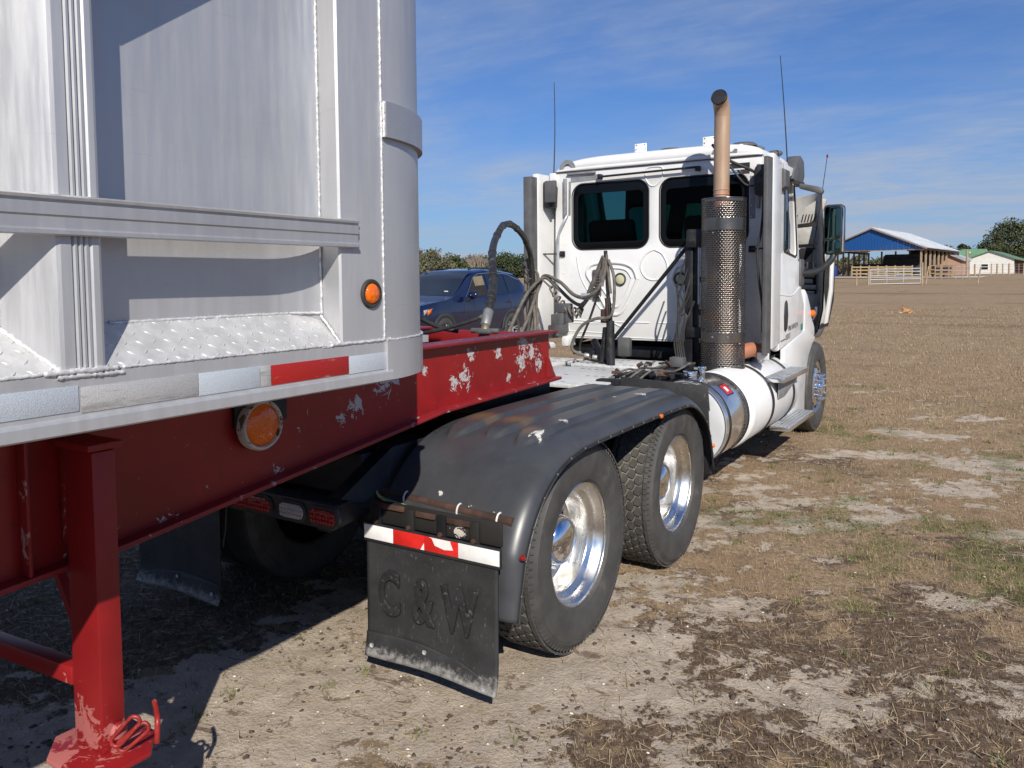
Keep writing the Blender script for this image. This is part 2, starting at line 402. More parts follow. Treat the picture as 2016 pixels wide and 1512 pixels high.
m_flapletter = M('mudflap_letter', (0.018, 0.018, 0.020), 0.55, 0, 0.3, 12, dirt=((0.22, 0.21, 0.20), 0.56, 0.8, 40.0), bump=0.3, bs=120)
m_chipblack = flaky('black_paint_chipped', (0.020, 0.019, 0.018), (0.55, 0.50, 0.44), [(1.02, -.79, .74, .10), (.93, -.79, .75, .06)], 26, 0.5, 0.12, 0.60)
m_tapewhite = M('reflective_tape_white', (0.80, 0.80, 0.79), 0.3, 0, 0.06, 20, bump=0.15, bs=260)
m_tapered = M('reflective_tape_red', (0.62, 0.022, 0.018), 0.28, 0, 0.10, 20, bump=0.15, bs=260)
def hextape(name, col, worn, lo):
    t = NT(name)
    v = t.n('ShaderNodeTexVoronoi'); v.inputs['Scale'].default_value = 330; t.l(t.tc.outputs['Object'], v.inputs['Vector'])
    w = t.mr(t.noise(5, 8, 0.7, (1, 1.2, 9)), lo, lo+0.14)
    c = t.mix(t.mr(v.outputs['Distance'], 0.2, 0.6), col, tuple(x*0.84 for x in col))
    t.set(Base_Color=t.mix(w, c, worn), Roughness=0.4, Metallic=0.15)
    t.bump(v.outputs['Distance'], 0.3, 0.002); return t.m
m_tblue = hextape('reflective_tape_silver', (0.52, 0.57, 0.63), (0.45, 0.46, 0.47), 0.56)
m_tworn = hextape('reflective_tape_worn', (0.46, 0.46, 0.46), (0.27, 0.26, 0.255), 0.52)
m_tred = hextape('reflective_tape_red_worn', (0.40, 0.018, 0.016), (0.55, 0.45, 0.42), 0.60)
def lens(name, col, rough=0.12):
    t = NT(name); t.set(Base_Color=col, Roughness=rough, Coat_Weight=0.4)
    v = t.n('ShaderNodeTexVoronoi'); v.inputs['Scale'].default_value = 70; t.l(t.tc.outputs['Object'], v.inputs['Vector'])
    t.bump(v.outputs['Distance'], 0.5, 0.004); return t.m
m_amber = lens('amber_lens', (0.72, 0.135, 0.004)); m_redlens = lens('red_lens', (0.24, 0.006, 0.005)); m_clear = lens('clear_lens', (0.34, 0.33, 0.34))
m_glass = NT('tinted_glass'); m_glass.set(Base_Color=(0.045, 0.15, 0.14), Roughness=0.02, Transmission_Weight=1.0, IOR=1.12, Specular_IOR_Level=0.6); m_glass = m_glass.m
m_sglass = NT('dark_car_glass'); m_sglass.set(Base_Color=(0.008, 0.012, 0.02), Roughness=0.03, Specular_IOR_Level=0.8, Coat_Weight=0.5, Coat_Roughness=0.02); m_sglass = m_sglass.m
m_mirror = NT('mirror_glass'); m_mirror.set(Base_Color=(0.08, 0.13, 0.115), Metallic=1.0, Roughness=0.03); m_mirror = m_mirror.m
m_frit = NT('black_glass_border'); m_frit.set(Base_Color=(0.004, 0.005, 0.006), Roughness=0.25, Specular_IOR_Level=0.2); m_frit = m_frit.m
m_int = M('dark_cab_interior', (0.014, 0.014, 0.015), 0.8, 0, 0.2, 5)
m_liner = M('grey_hood_liner', (0.42, 0.40, 0.36), 0.6, 0, 0.18, 4, dirt=((0.2, 0.18, 0.15), 0.55, 0.85, 6), bump=0.1, bs=30)
m_greyplastic = M('grey_plastic', (0.085, 0.085, 0.088), 0.55, 0, 0.2, 6)
m_dustyhose = M('dusty_rubber_hose', (0.13, 0.115, 0.10), 0.85, 0, 0.35, 18, dirt=((0.05, 0.045, 0.04), 0.5, 0.8, 25), bump=0.15, bs=90)
m_hose = M('black_hydraulic_hose', (0.022, 0.021, 0.02), 0.5, 0, 0.4, 9, dirt=((0.26, 0.24, 0.21), 0.55, 0.8, 14), bump=0.15, bs=90)
m_deck = NT('white_tread_deck')
_v = m_deck.n('ShaderNodeTexVoronoi'); _v.inputs['Scale'].default_value = 26; m_deck.l(m_deck.tc.outputs['Object'], _v.inputs['Vector'])
m_deck.set(Base_Color=m_deck.mix(m_deck.mr(m_deck.noise(8, 6, 0.7), 0.5, 0.75), (0.70, 0.70, 0.69), (0.50, 0.49, 0.47)), Roughness=0.45, Metallic=0.3)
m_deck.bump(_v.outputs['Distance'], 0.7, 0.006); m_deck = m_deck.m
m_suv = NT('navy_car_paint'); m_suv.set(Base_Color=(0.003, 0.008, 0.042), Roughness=0.2, Metallic=0.2, Coat_Weight=1.0, Coat_Roughness=0.03); m_suv = m_suv.m
m_wood = M('weathered_wood', (0.34, 0.25, 0.16), 0.85, 0, 0.35, 4, (8, 8, 0.6), bump=0.2, bs=20)
m_newwood = M('yellow_pine_wood', (0.30, 0.21, 0.11), 0.8, 0, 0.25, 4, (6, 6, 0.6))
m_wire = M('fence_wire', (0.25, 0.25, 0.25), 0.6, 0.5)
m_tail = M('white_plastic', (0.75, 0.74, 0.70), 0.5)
m_wireg = M('green_wire', (0.35, 0.42, 0.16), 0.5); m_wirey = M('yellow_wire', (0.62, 0.55, 0.20), 0.5); m_zip = M('white_zip_tie', (0.72, 0.71, 0.70), 0.4)
m_ink = M('faded_black_lettering', (0.08, 0.08, 0.085), 0.6, 0, 0.3, 90)
m_labelred = M('red_sticker', (0.55, 0.02, 0.03), 0.35); m_teal = M('teal_sticker', (0.03, 0.20, 0.20), 0.4)

# ------------------------------------------------------------------ ground
def hsh(i, j, s):
    n = (i*374761393+j*668265263+s*1442695041) & 0xffffffff
    n = ((n ^ (n >> 13))*1274126177) & 0xffffffff
    return ((n ^ (n >> 16)) & 0xffff)/65535.0
def vnoise(x, y, s=0):
    xi = np.floor(x).astype(np.int64); yi = np.floor(y).astype(np.int64); xf = x-xi; yf = y-yi
    u = xf*xf*(3-2*xf); v = yf*yf*(3-2*yf)
    return (hsh(xi, yi, s)*(1-u)+hsh(xi+1, yi, s)*u)*(1-v)+(hsh(xi, yi+1, s)*(1-u)+hsh(xi+1, yi+1, s)*u)*v
def fbm(x, y, sc, oc=4, s=0, g=0.55):
    t = 0; a = 1; w = 0
    for k in range(oc):
        t = t+a*vnoise(x*sc+17.3*k, y*sc-9.1*k, s+k*7); w += a; a *= g; sc *= 2.03
    return t/w
def sst(v, a, b):
    t = np.clip((v-a)/(b-a), 0, 1); return t*t*(3-2*t)
HX = [0, 8, 13.5, 30, 45, 61, 85, 100, 130, 200, 2500]; HZ = [0, 0, .22, .31, .62, 1.02, 1.68, 1.92, 2.05, 2.15, 2.4]
def ground_base(x, y):
    d = np.hypot(x, y)
    return (np.interp(d-1.2, HX, HZ)+2*np.interp(d, HX, HZ)+np.interp(d+1.2, HX, HZ))/4
def ground_raw(x, y):
    n1 = fbm(x, y, 0.55, 6, 3, 0.62); n2 = fbm(x, y*0.8, 1.7, 6, 11, 0.65); n3 = fbm(x, y, 5.0, 4, 29, 0.7)
    rot = fbm((x*0.8+y*0.6), (-x*0.6+y*0.8)*2.6, 0.9, 6, 51, 0.65)         # drawn-out streaks
    d = np.hypot(x, y-1)
    near = sst(-y+0.25*x, -3.0, 1.6)                                        # trodden ground behind the truck
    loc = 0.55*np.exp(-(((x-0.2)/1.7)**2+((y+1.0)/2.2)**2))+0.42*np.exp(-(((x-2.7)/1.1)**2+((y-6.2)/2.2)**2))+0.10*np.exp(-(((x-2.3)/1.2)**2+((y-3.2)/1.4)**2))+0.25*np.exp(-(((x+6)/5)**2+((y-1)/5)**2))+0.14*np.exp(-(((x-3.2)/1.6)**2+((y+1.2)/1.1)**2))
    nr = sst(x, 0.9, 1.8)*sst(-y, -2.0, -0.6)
    sand = 0.325+3.6*(0.18*n1+0.32*n2+0.34*rot+0.16*n3-0.5)-0.05*nr+loc+0.06*near-0.20*sst(d, 2.0, 4.2)-0.36*sst(d, 6.5, 11)-0.10*sst(x, 1.6, 3.0)*sst(y, -.6, 1.0)-0.03*nr-0.62*sst(-x, -0.05, 0.55)*sst(-d, -9, -5)  # last term cuts sand in the trailer's shadow, darkening it by colour
    soil = 0.42+0.22*nr+3.0*(0.35*fbm(x, y, 1.1, 6, 77, 0.65)+0.35*rot+0.30*n3-0.5)+0.16*near-0.25*sst(d, 4, 9)+0.40*sst(-x, -0.05, 0.6)*sst(-d, -9, -5)-0.16*sst(d, 2.5, 5)  # extra dark soil under the trailer also deepens the shade in colour
    green = 0.26+1.9*(0.5*fbm(x, y, 0.8, 3, 91)+0.5*fbm(x, y, 3.1, 4, 93, 0.65)-0.5)+0.30*np.exp(-(((x-2.6)/1.6)**2+((y-1.9)/1.2)**2))-0.10*near-0.16*sst(d, 6, 12)
    return np.clip(sand, 0, 1), np.clip(soil, 0, 1), np.clip(green, 0, 1)
def ground_masks(x, y):
    a, b, c = ground_raw(x, y); return sst(a, 0.42, 0.60), sst(b, 0.40, 0.58), sst(c, 0.38, 0.60)
def bumps(x, y):
    sd, so, g = ground_masks(x, y)
    return 0.020*(fbm(x, y, 2.2, 4, 5)-0.5)+0.016*(fbm(x, y, 9, 3, 8)-0.5)*(0.5+so)+0.020*(1-sd)*(fbm(x, y, 6, 3, 41)-0.3)
def axis(a, b, st, lo, hi):
    m = np.arange(a, b+1e-6, st); out = [m]; d = st; v = b; r = []
    while v < hi: d *= 1.12; v += d; r.append(v)
    d = st; v = a; l = []
    while v > lo: d *= 1.12; v -= d; l.append(v)
    return np.concatenate([np.array(l[::-1]), m, np.array(r)])
gx = axis(-2.5, 7.0, 0.045, -2200, 2200); gy = axis(-2.6, 9.0, 0.045, -2200, 2200)
GX, GY = np.meshgrid(gx, gy, indexing='ij')
dd = np.hypot(GX-2, GY-2)
GZ = ground_base(GX, GY)+bumps(GX, GY)*(1-sst(dd, 12, 30))
GZ = GZ+0.25*(fbm(GX, GY, 0.06, 3, 66)-0.5)*sst(dd, 14, 40)
nx, ny = GX.shape
V = np.stack([GX, GY, GZ], -1).reshape(-1, 3)
ii = (np.arange(nx-1)[:, None]*ny+np.arange(ny-1)[None, :]).ravel()
Fq = np.stack([ii, ii+ny, ii+ny+1, ii+1], 1)
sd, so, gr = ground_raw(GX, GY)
g = NT('sandy_pasture_soil')
def attr(n):
    a = g.n('ShaderNodeAttribute'); a.attribute_name = n; return a.outputs['Fac']
n_f = g.noise(9, 8, 0.65); n_ff = g.noise(60, 6, 0.7); n_m = g.noise(1.3, 6, 0.6); n_l = g.noise(0.10, 6, 0.62, (1.0, 3.2, 1))
asd, aso, agr = attr('sand'), attr('soil'), attr('green')
n_g = g.noise(28, 6, 0.75); n_3 = g.noise(3.5, 7, 0.68)
def jit(v, a1, a2, a3): # break a mask edge up at several sizes
    v = g.math('ADD', v, g.math('MULTIPLY', g.math('SUBTRACT', n_3, 0.5), a1)); v = g.math('ADD', v, g.math('MULTIPLY', g.math('SUBTRACT', n_f, 0.5), a2))
    return g.math('ADD', v, g.math('MULTIPLY', g.math('SUBTRACT', n_ff, 0.5), a3))
grass = g.mix(g.mr(n_g, 0.34, 0.66), (0.215, 0.150, 0.092), (0.415, 0.308, 0.198))
grass = g.mix(g.mr(n_m, 0.38, 0.62, 0, 0.55), grass, (0.255, 0.168, 0.100))
grass = g.mix(g.mr(n_3, 0.52, 0.66, 0, 0.5), grass, (0.15, 0.10, 0.064))
grass = g.mix(g.mr(n_l, 0.54, 0.64, 0, 0.60), grass, (0.16, 0.115, 0.072))
grass = g.mix(g.mr(g.noise(0.035, 5, 0.6, (1, 2.5, 1)), 0.45, 0.60, 0, 0.40), grass, (0.31, 0.235, 0.145))
soilc = g.mix(g.mr(n_g, 0.32, 0.68), (0.070, 0.048, 0.034), (0.195, 0.136, 0.094))
soilc = g.mix(g.mr(n_ff, 0.52, 0.70, 0, 0.6), soilc, (0.26, 0.19, 0.125))
soilc = g.mix(g.mr(g.noise(17, 7, 0.75), 0.54, 0.62, 0, 0.75), soilc, (0.36, 0.30, 0.235))
sandc = g.mix(g.mr(n_f, 0.3, 0.7), (0.390, 0.322, 0.252), (0.525, 0.445, 0.358))
sandc = g.mix(g.mr(n_g, 0.56, 0.68, 0, 0.60), sandc, (0.17, 0.125, 0.088))
sandc = g.mix(g.mr(n_m, 0.46, 0.66, 0, 0.25), sandc, (0.28, 0.215, 0.152))
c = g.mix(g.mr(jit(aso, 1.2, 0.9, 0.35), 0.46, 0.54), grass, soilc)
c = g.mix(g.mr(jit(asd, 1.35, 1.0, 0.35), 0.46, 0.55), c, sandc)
deb = g.math('ADD', g.noise(5.0, 7, 0.72, (1, 1.7, 1), 0.7), g.math('MULTIPLY', g.math('SUBTRACT', n_g, 0.5), 0.35))
c = g.mix(g.math('MULTIPLY', g.mr(deb, 0.57, 0.63), g.mr(aso, 0.12, 0.40, 0.0, 0.85)), c, soilc)
c = g.mix(g.math('MULTIPLY', g.mr(jit(agr, 0.4, 0.6, 0.9), 0.44, 0.62), 0.55), c, (0.105, 0.115, 0.038))
g.set(Base_Color=c, Roughness=0.95, Specular_IOR_Level=0.15)
g.bump(g.math('ADD', g.math('MULTIPLY', n_f, 0.7), g.math('MULTIPLY', n_ff, 0.5)), 0.9, 0.03)
ground = fastmesh('ground', V, Fq, g.m, None, 4, True); ground['kind'] = 'structure'
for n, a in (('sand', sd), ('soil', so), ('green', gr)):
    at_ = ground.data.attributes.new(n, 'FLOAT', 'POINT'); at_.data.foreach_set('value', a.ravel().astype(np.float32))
def gz(x, y):
    x = np.atleast_1d(np.asarray(x, float)); y = np.atleast_1d(np.asarray(y, float)); d = np.hypot(x-2, y-2)
    return ground_base(x, y)+bumps(x, y)*(1-sst(d, 12, 30))+0.25*(fbm(x, y, 0.06, 3, 66)-0.5)*sst(d, 14, 40)
def gz1(x, y): return float(gz(x, y)[0])
# ------------------------------------------------------------------ dump trailer
TR = thing('dump_trailer', 'bare aluminium dump trailer body on a chipped red steel frame, coupled behind the white truck', 'trailer', (0, -3, 0))
XS, XP = 1.14, 1.25          # sheet and post faces
ZB, ZT = 1.60, 3.05
Y0 = -10.5
# side sheets between the posts
def post_profile(yc):
    a, b = yc-0.0485, yc+0.0485
    pr = [(XS-0.01, a-0.075), (XS, a-0.068), (XP-0.010, a-0.006), (XP-0.003, a), (XP, a+0.008), (XP, a+0.030)]
    for k in range(3):
        y = a+0.034+k*0.012
        pr += [(XP-0.005, y), (XP+0.0005, y+0.004), (XP, y+0.009)]
    pr += [(XP-0.004, a+0.072), (XP, a+0.076), (XP, b-0.008), (XP-0.004, b-0.001), (XP-0.012, b+0.004), (XS, b+0.050), (XS-0.01, b+0.055)]
    return pr
PY = [-2.425-0.77*k for k in range(10)]
for side in (1, -1):
    def S(p): return [(side*x, y) for x, y in p]
    for k, yc in enumerate(PY):
        if side < 0 and k % 2: continue
        MB().prism(S(post_profile(yc)), 'z', ZB+0.004, ZT).build('post', m_alu2, TR, smooth=20)
    ys = [PY[0]+0.07]+[lerp(PY[0]+0.07, -1.84, i/6) for i in range(1, 7)]
    prof = [(XS, y) for y in ys]+[(XS+0.0015, -1.795), (XS+0.005, -1.755), (XS+0.012, -1.715), (XS+0.021, -1.683), (XS+0.036, -1.652)]
    prof = [(XS, Y0)]+prof
    outer = prof+[(x-0.006, y) for x, y in reversed(prof)]
    MB().prism(S(outer), 'z', ZB, ZT).build('side_sheet', m_alu, TR, smooth=50)
    cp = [(XS-0.01, -1.655), (XP-0.006, -1.656), (XP, -1.650), (XP, -1.466), (XP-0.02, -1.46)]
    MB().prism(S(cp), 'z', ZB+0.004, ZT).build('corner_post', m_alu2, TR, smooth=25)
    MB().box(side*XS if side > 0 else -XP-.02, XP+0.02 if side > 0 else -XS, Y0, -1.0, ZT, ZT+0.09).build('top_rail', m_alu2, TR, bevel=0.01)
# unseen plates added under the top rail, shaped to cast the sheet's slanted shadow
for yc in PY[:4]:
    MB().prism([(yc+0.0486, 2.46), (yc+0.62, 2.86), (yc+0.62, ZT), (yc+0.0486, ZT)], 'x', XP-0.012, XP-0.002).build('shadow_plate', m_alu2, TR)
    MB().prism([(yc-0.0486, 2.46), (yc-0.10, 2.54), (yc-0.10, ZT), (yc-0.0486, ZT)], 'x', XP-0.012, XP-0.002).build('shadow_plate', m_alu2, TR)
def arc(c, r, a0, a1, n): return [(c[0]+r*math.cos(rad(lerp(a0, a1, i/n))), c[1]+r*math.sin(rad(lerp(a0, a1, i/n)))) for i in range(n+1)]
CR = 0.50; CC = (XP-CR, -1.46)
nose = arc(CC, CR, 0, 90, 20)
noseL = [(-x, y) for x, y in reversed(nose)]
def ring(poly, t): # closed band: outer poly + inner
    return poly
full = nose+noseL
def band(full, z0, z1, th, grow=0.0):
    mb = MB(); n = len(full)
    P = [Vector((x, y, 0)) for x, y in full]; N = []
    for i in range(n):
        t = (P[min(i+1, n-1)]-P[max(i-1, 0)]).normalized(); N.append(Vector((t.y, -t.x, 0)))
    o = [p+N[i]*grow for i, p in enumerate(P)]; q = [p+N[i]*(grow-th) for i, p in enumerate(P)]
    vs = []
    for i in range(n):
        vs += [(o[i].x, o[i].y, z0), (o[i].x, o[i].y, z1), (q[i].x, q[i].y, z1), (q[i].x, q[i].y, z0)]
    fs = []
    for i in range(n-1):
        a, b = i*4, (i+1)*4
        fs += [(a, b, b+1, a+1), (a+1, b+1, b+2, a+2), (a+2, b+2, b+3, a+3), (a+3, b+3, b, a)]
    fs += [(0, 1, 2, 3), (4*n-4, 4*n-1, 4*n-2, 4*n-3)]
    return mb.add(vs, fs)
band(full, ZB, ZT, 0.008).build('nose_sheet', m_alu2, TR, smooth=25)
band(full, ZB-0.128, ZB-0.001, 0.02, 0.008).build('nose_skirt', m_alu2, TR, smooth=25)
band(full, 2.235, 2.345, 0.016, 0.0165).build('nose_band', aluminium('band_aluminium', (0.46, 0.46, 0.48), 0.6, 0.4, 0.6), TR, smooth=25)
MB().box(-1.1, 1.1, Y0, -1.05, 1.56, 1.585).build('floor', m_alu2, TR)
MB().box(-1.1, 1.1, Y0, Y0+.05, 1.55, ZT).build('tailgate', m_alu2, TR)
# bottom rail with its lip
for side in (1, -1):
    pr = [(1.10, ZB), (XP-0.004, ZB), (XP, ZB-0.004), (XP, 1.506), (XP+0.010, 1.502), (XP+0.012, 1.498), (XP+0.012, 1.474), (XP+0.008, 1.470), (1.10, 1.470)]
    MB().prism([(side*x, z) for x, z in pr], 'y', Y0, -1.437).build('bottom_rail', m_alu2, TR, smooth=25)
# sloped tread plates and their raised lugs
def lugs(y0, y1, fn):
    V, Fc = [], []
    pu = 0.036; i = 0; L = 0.17
    for a in np.arange(y0, y1, pu):
        for j, w in enumerate(np.arange(0.012, L-0.008, pu)):
            c = np.array([a+(0.5*pu if 0 else 0), w]); ang = rad(48 if (i+j) % 2 else -42)
            d = np.array([math.cos(ang), math.sin(ang)]); e = np.array([-d[1], d[0]]); ln, wd = 0.0145, 0.0042
            if not (y0+0.004+max(0, (0.09-w))*0.0 < c[0]-0.01 and c[0]+0.012 < y1): continue
            o = len(V)
            for (s, t, h) in ((-1, 0, -.0004), (0, -1, -.0004), (1, 0, -.0004), (0, 1, -.0004), (-.4, 0, .0026), (.4, 0, .0026)):
                p = c+d*ln*s+e*wd*t; V.append(fn(p[0], p[1], h))
            Fc += [(o, o+1, o+4), (o+1, o+5, o+4), (o+1, o+2, o+5), (o+2, o+3, o+5), (o+3, o+4, o+5), (o+3, o, o+4)]
        i += 1
    return V, Fc
slope = Vector((XS-XP, 0, 0.095)); sl = slope.length; sdv = slope/sl; nv = Vector((0.095, 0, XP-XS)).normalized()
for (y0, y1) in ((PY[0]+0.0486, -1.656), (PY[1]+0.0486, PY[0]-0.0486), (PY[2]+0.0486, PY[1]-0.0486)):
    dp = MB().add([(XP, y0-.0, ZB), (XP, y1, ZB), (XS+0.002, y1+(0 if y1 > -1.7 else .07), ZB+0.095), (XS+0.002, y0-0.05, ZB+0.095), (XS, y0, ZB-.01), (XS, y1, ZB-.01)],
                  [(0, 1, 2, 3), (0, 3, 4), (1, 5, 2), (0, 4, 5, 1), (4, 3, 2, 5)]).build('tread_plate', m_tread, TR, smooth=20)
    V, Fc = lugs(y0-0.03, y1, lambda y, w, h: tuple(Vector((XP, y, ZB))+sdv*(w*sl/0.17)+nv*h))
    keep = MB(); keep.add(V, Fc)
    lg = keep.build('tread_lug', m_tread, dp, smooth=60, weld=False); lg['kind'] = 'stuff'
w = MB()
weld_bead(w, (XP+0.001, -1.466, ZB), (XP+0.001, -1.466, ZT), 0.0055, 0.005, 1)
weld_bead(w, (XS+0.034, -1.660, ZB+0.09), (XS+0.034, -1.660, ZT), 0.0055, 0.006, 2)
weld_bead(w, (XP, -1.700, ZB+0.001), (XP, -1.440, ZB+0.001), 0.0070, 0.005, 3)
weld_bead(w, (XP-0.002, -1.735, ZB-0.004), (XP-0.002, -1.68, ZB-0.002), 0.006, 0.005, 33)
weld_bead(w, (XP+0.002, PY[0]-0.085, ZB+0.002), (XP+0.002, PY[0]+0.075, ZB+0.001), 0.0090, 0.006, 4)
weld_bead(w, (XP+0.001, PY[0]-0.06, ZB-0.008), (XP+0.001, PY[0]+0.085, ZB-0.009), 0.0075, 0.006, 5)
weld_bead(w, (XP-0.001, PY[0]+0.085, ZB+0.001), (XP-0.001, -1.72, ZB+0.001), 0.0055, 0.006, 6)
weld_bead(w, (XP-0.001, -2.95, ZB+0.001), (XP-0.001, PY[0]-0.09, ZB+0.001), 0.0055, 0.006, 7)
weld_bead(w, (XS+0.003, PY[0]+0.12, ZB+0.095), (XS+0.003, -1.76, ZB+0.095), 0.0055, 0.006, 8)
weld_bead(w, (XS+0.003, -1.76, ZB+0.095), (XS+0.034, -1.66, ZB+0.093), 0.0055, 0.006, 18)
weld_bead(w, (XS+0.002, PY[0]-0.115, ZB+0.10), (XS+0.002, PY[0]-0.115, ZT), 0.006, 0.006, 9)
weld_bead(w, (XP, PY[0]-0.050, ZB+0.003), (XS+0.003, PY[0]-0.118, ZB+0.097), 0.006, 0.006, 10)
weld_bead(w, (XP, -1.660, ZB+0.003), (XS+0.032, -1.662, ZB+0.086), 0.006, 0.006, 11)
weld_bead(w, (XP+0.001, -1.437, 1.478), (XP+0.001, -1.437, ZB), 0.0045, 0.005, 12)
for i in range(14):
    a0, a1 = rad(i*90/14), rad((i+1)*90/14)
    weld_bead(w, (CC[0]+0.506*math.cos(a0), CC[1]+0.506*math.sin(a0), ZB), (CC[0]+0.506*math.cos(a1), CC[1]+0.506*math.sin(a1), ZB), 0.0055, 0.006, 20+i)
for z in (2.235, 2.345): weld_bead(w, (XP+0.009, -1.462, 2.235), (XP+0.009, -1.462, 2.345), 0.007, 0.006, 41)
w.build('weld_bead', m_weld, TR, smooth=80)['kind'] = 'stuff'
# rub rail
pr = [(XP-0.004, 1.890), (XP+0.012, 1.886), (XP+0.018, 1.889), (XP+0.018, 1.897), (XP+0.012, 1.901), (XP+0.012, 1.924), (XP+0.0155, 1.928), (XP+0.0155, 1.951), (XP+0.010, 1.954), (XP+0.010, 1.957), (XP+0.017, 1.960), (XP+0.018, 1.966), (XP+0.012, 1.970), (XP-0.004, 1.968)]
MB().prism(pr, 'y', Y0, -1.589).build('rub_rail', aluminium('rail_aluminium', (0.46, 0.46, 0.475), 0.6, 0.42, 0.5), TR, smooth=20)
# conspicuity tape, one strip per colour
for i, (a, b, z0, z1, mt) in enumerate(((-2.75, -2.442, 1.517, 1.572, m_tblue), (-2.437, -2.150, 1.512, 1.567, m_tworn), (-2.148, -1.962, 1.511, 1.566, m_tblue),
        (-1.960, -1.926, 1.510, 1.565, m_tworn), (-1.924, -1.630, 1.510, 1.564, m_tred), (-1.628, -1.443, 1.509, 1.562, m_tblue))):
    MB().box(XP+0.0005, XP+0.0024, a, b, z0, z1).build('reflective_tape', mt, TR, bevel=0.0007)
# marker lamp on the corner post
p = MB().lathe([(0.0001, 0.002), (0.030, 0.002), (0.034, 0.010), (0.042, 0.010), (0.045, 0.006), (0.045, 0.0)], 'x', (XP, -1.527, 1.748), 32).build('marker_lamp', m_rubber, TR, smooth=40)
MB().lathe([(0.0001, 0.017), (0.012, 0.016), (0.025, 0.0135), (0.031, 0.008), (0.033, 0.001)], 'x', (XP+.0015, -1.527, 1.748), 32).build('lens', m_amber, p, smooth=60)
# red frame: two tapering beams
def beam(xo, inn):
    s = 1 if xo > inn else -1
    mb = MB()
    top = 1.452
    bot = [(-10.3, .90), (-2.6, .915), (-1.92, .955), (-0.22, 1.139), (0.93, 1.172)]
    def zb(y): return float(np.interp(y, [p[0] for p in bot], [p[1] for p in bot]))
    web = [(y, z) for y, z in bot]+[(0.93, top-.001), (-10.3, top-.001)]
    W_ = MB().prism(web, 'x', min(xo, xo-s*0.012), max(xo, xo-s*0.012)).build('frame_beam', m_red, TR)
    fl = MB().prism([(-10.3, top), (-10.3, top+.016), (0.96, top+.016), (0.96, top)], 'x', min(xo+s*.05, xo-s*.09), max(xo+s*.05, xo-s*.09))
    fl.build('top_flange', m_redflange, W_, bevel=0.004)
    lo = [(y, z) for y, z in bot]; lo2 = [(y, z-.018) for y, z in reversed(bot)]
    lo = lo[:-1]+[(1.0, 1.174)]; lo2 = [(1.0, 1.156)]+lo2[1:]
    MB().prism(lo+lo2, 'x', min(xo+s*.055, xo-s*.09), max(xo+s*.055, xo-s*.09)).build('bottom_flange', m_redflange, W_, bevel=0.004)
    # end gusset and web stiffeners
    MB().prism([(0.90, 1.174), (1.0, 1.174), (0.98, 1.20), (0.915, 1.30), (0.90, 1.30)], 'x', min(xo+s*.001, xo+s*.012), max(xo+s*.001, xo+s*.012)).build('end_gusset', m_redflange, W_)
    for y in (-2.21, -3.4, -4.6):
        MB().box(min(xo+s*.001, xo+s*.05), max(xo+s*.001, xo+s*.05), y-.006, y+.006, zb(y)+.001, top-.002).build('web_stiffener', m_redflange, W_, bevel=.002)
    return W_
BM = beam(0.5, 0.0); beam(-0.5, 0.0)
for y, z0 in ((0.925, 1.30), (-0.30, 1.25), (-2.4, 1.10), (-4, 1.1)):
    MB().box(-.487, .487, y-.02, y+.02, z0, 1.452).build('cross_member', m_redflange, TR, bevel=.004)
MB().box(-.41, .41, -0.9, 0.9, 1.174, 1.186).build('coupler_plate', m_blacksteel, TR)
# big lamp on the beam
p = MB().box(.501, .520, -1.465, -1.215, 1.245, 1.335).build('lamp_bracket', m_blacksteel, TR, bevel=.004)
ringm = flaky('worn_lamp_ring', (0.50, 0.49, 0.46), (0.10, 0.07, 0.05), [], 14, .5, .1, .50)
lm = MB().lathe([(0.079, 0.010), (0.080, 0.034), (0.084, 0.040), (0.091, 0.038), (0.096, 0.030), (0.096, 0.0)], 'x', (.521, -1.365, 1.247), 40).build('beam_lamp', ringm, TR, smooth=35)
MB().lathe([(0.0001, 0.046), (0.03, 0.045), (0.062, 0.040), (0.0795, 0.028)], 'x', (.521, -1.365, 1.247), 40).build('lens', m_amber, lm, smooth=60)
led = MB()
for k, (r, n) in enumerate(((0.0, 1), (0.025, 6), (0.050, 12))):
    for i in range(n):
        a = 2*PI*i/n; c = (.521+.044-.0015*k-(.004 if k == 2 else 0), -1.365+r*math.cos(a), 1.247+r*math.sin(a))
        led.lathe([(0.0001, 0.004), (0.005, 0.003), (0.008, 0.0), (0.0085, -0.004)], 'x', c, 10)
led.build('lens_bead', m_amber, lm, smooth=60)['kind'] = 'stuff'
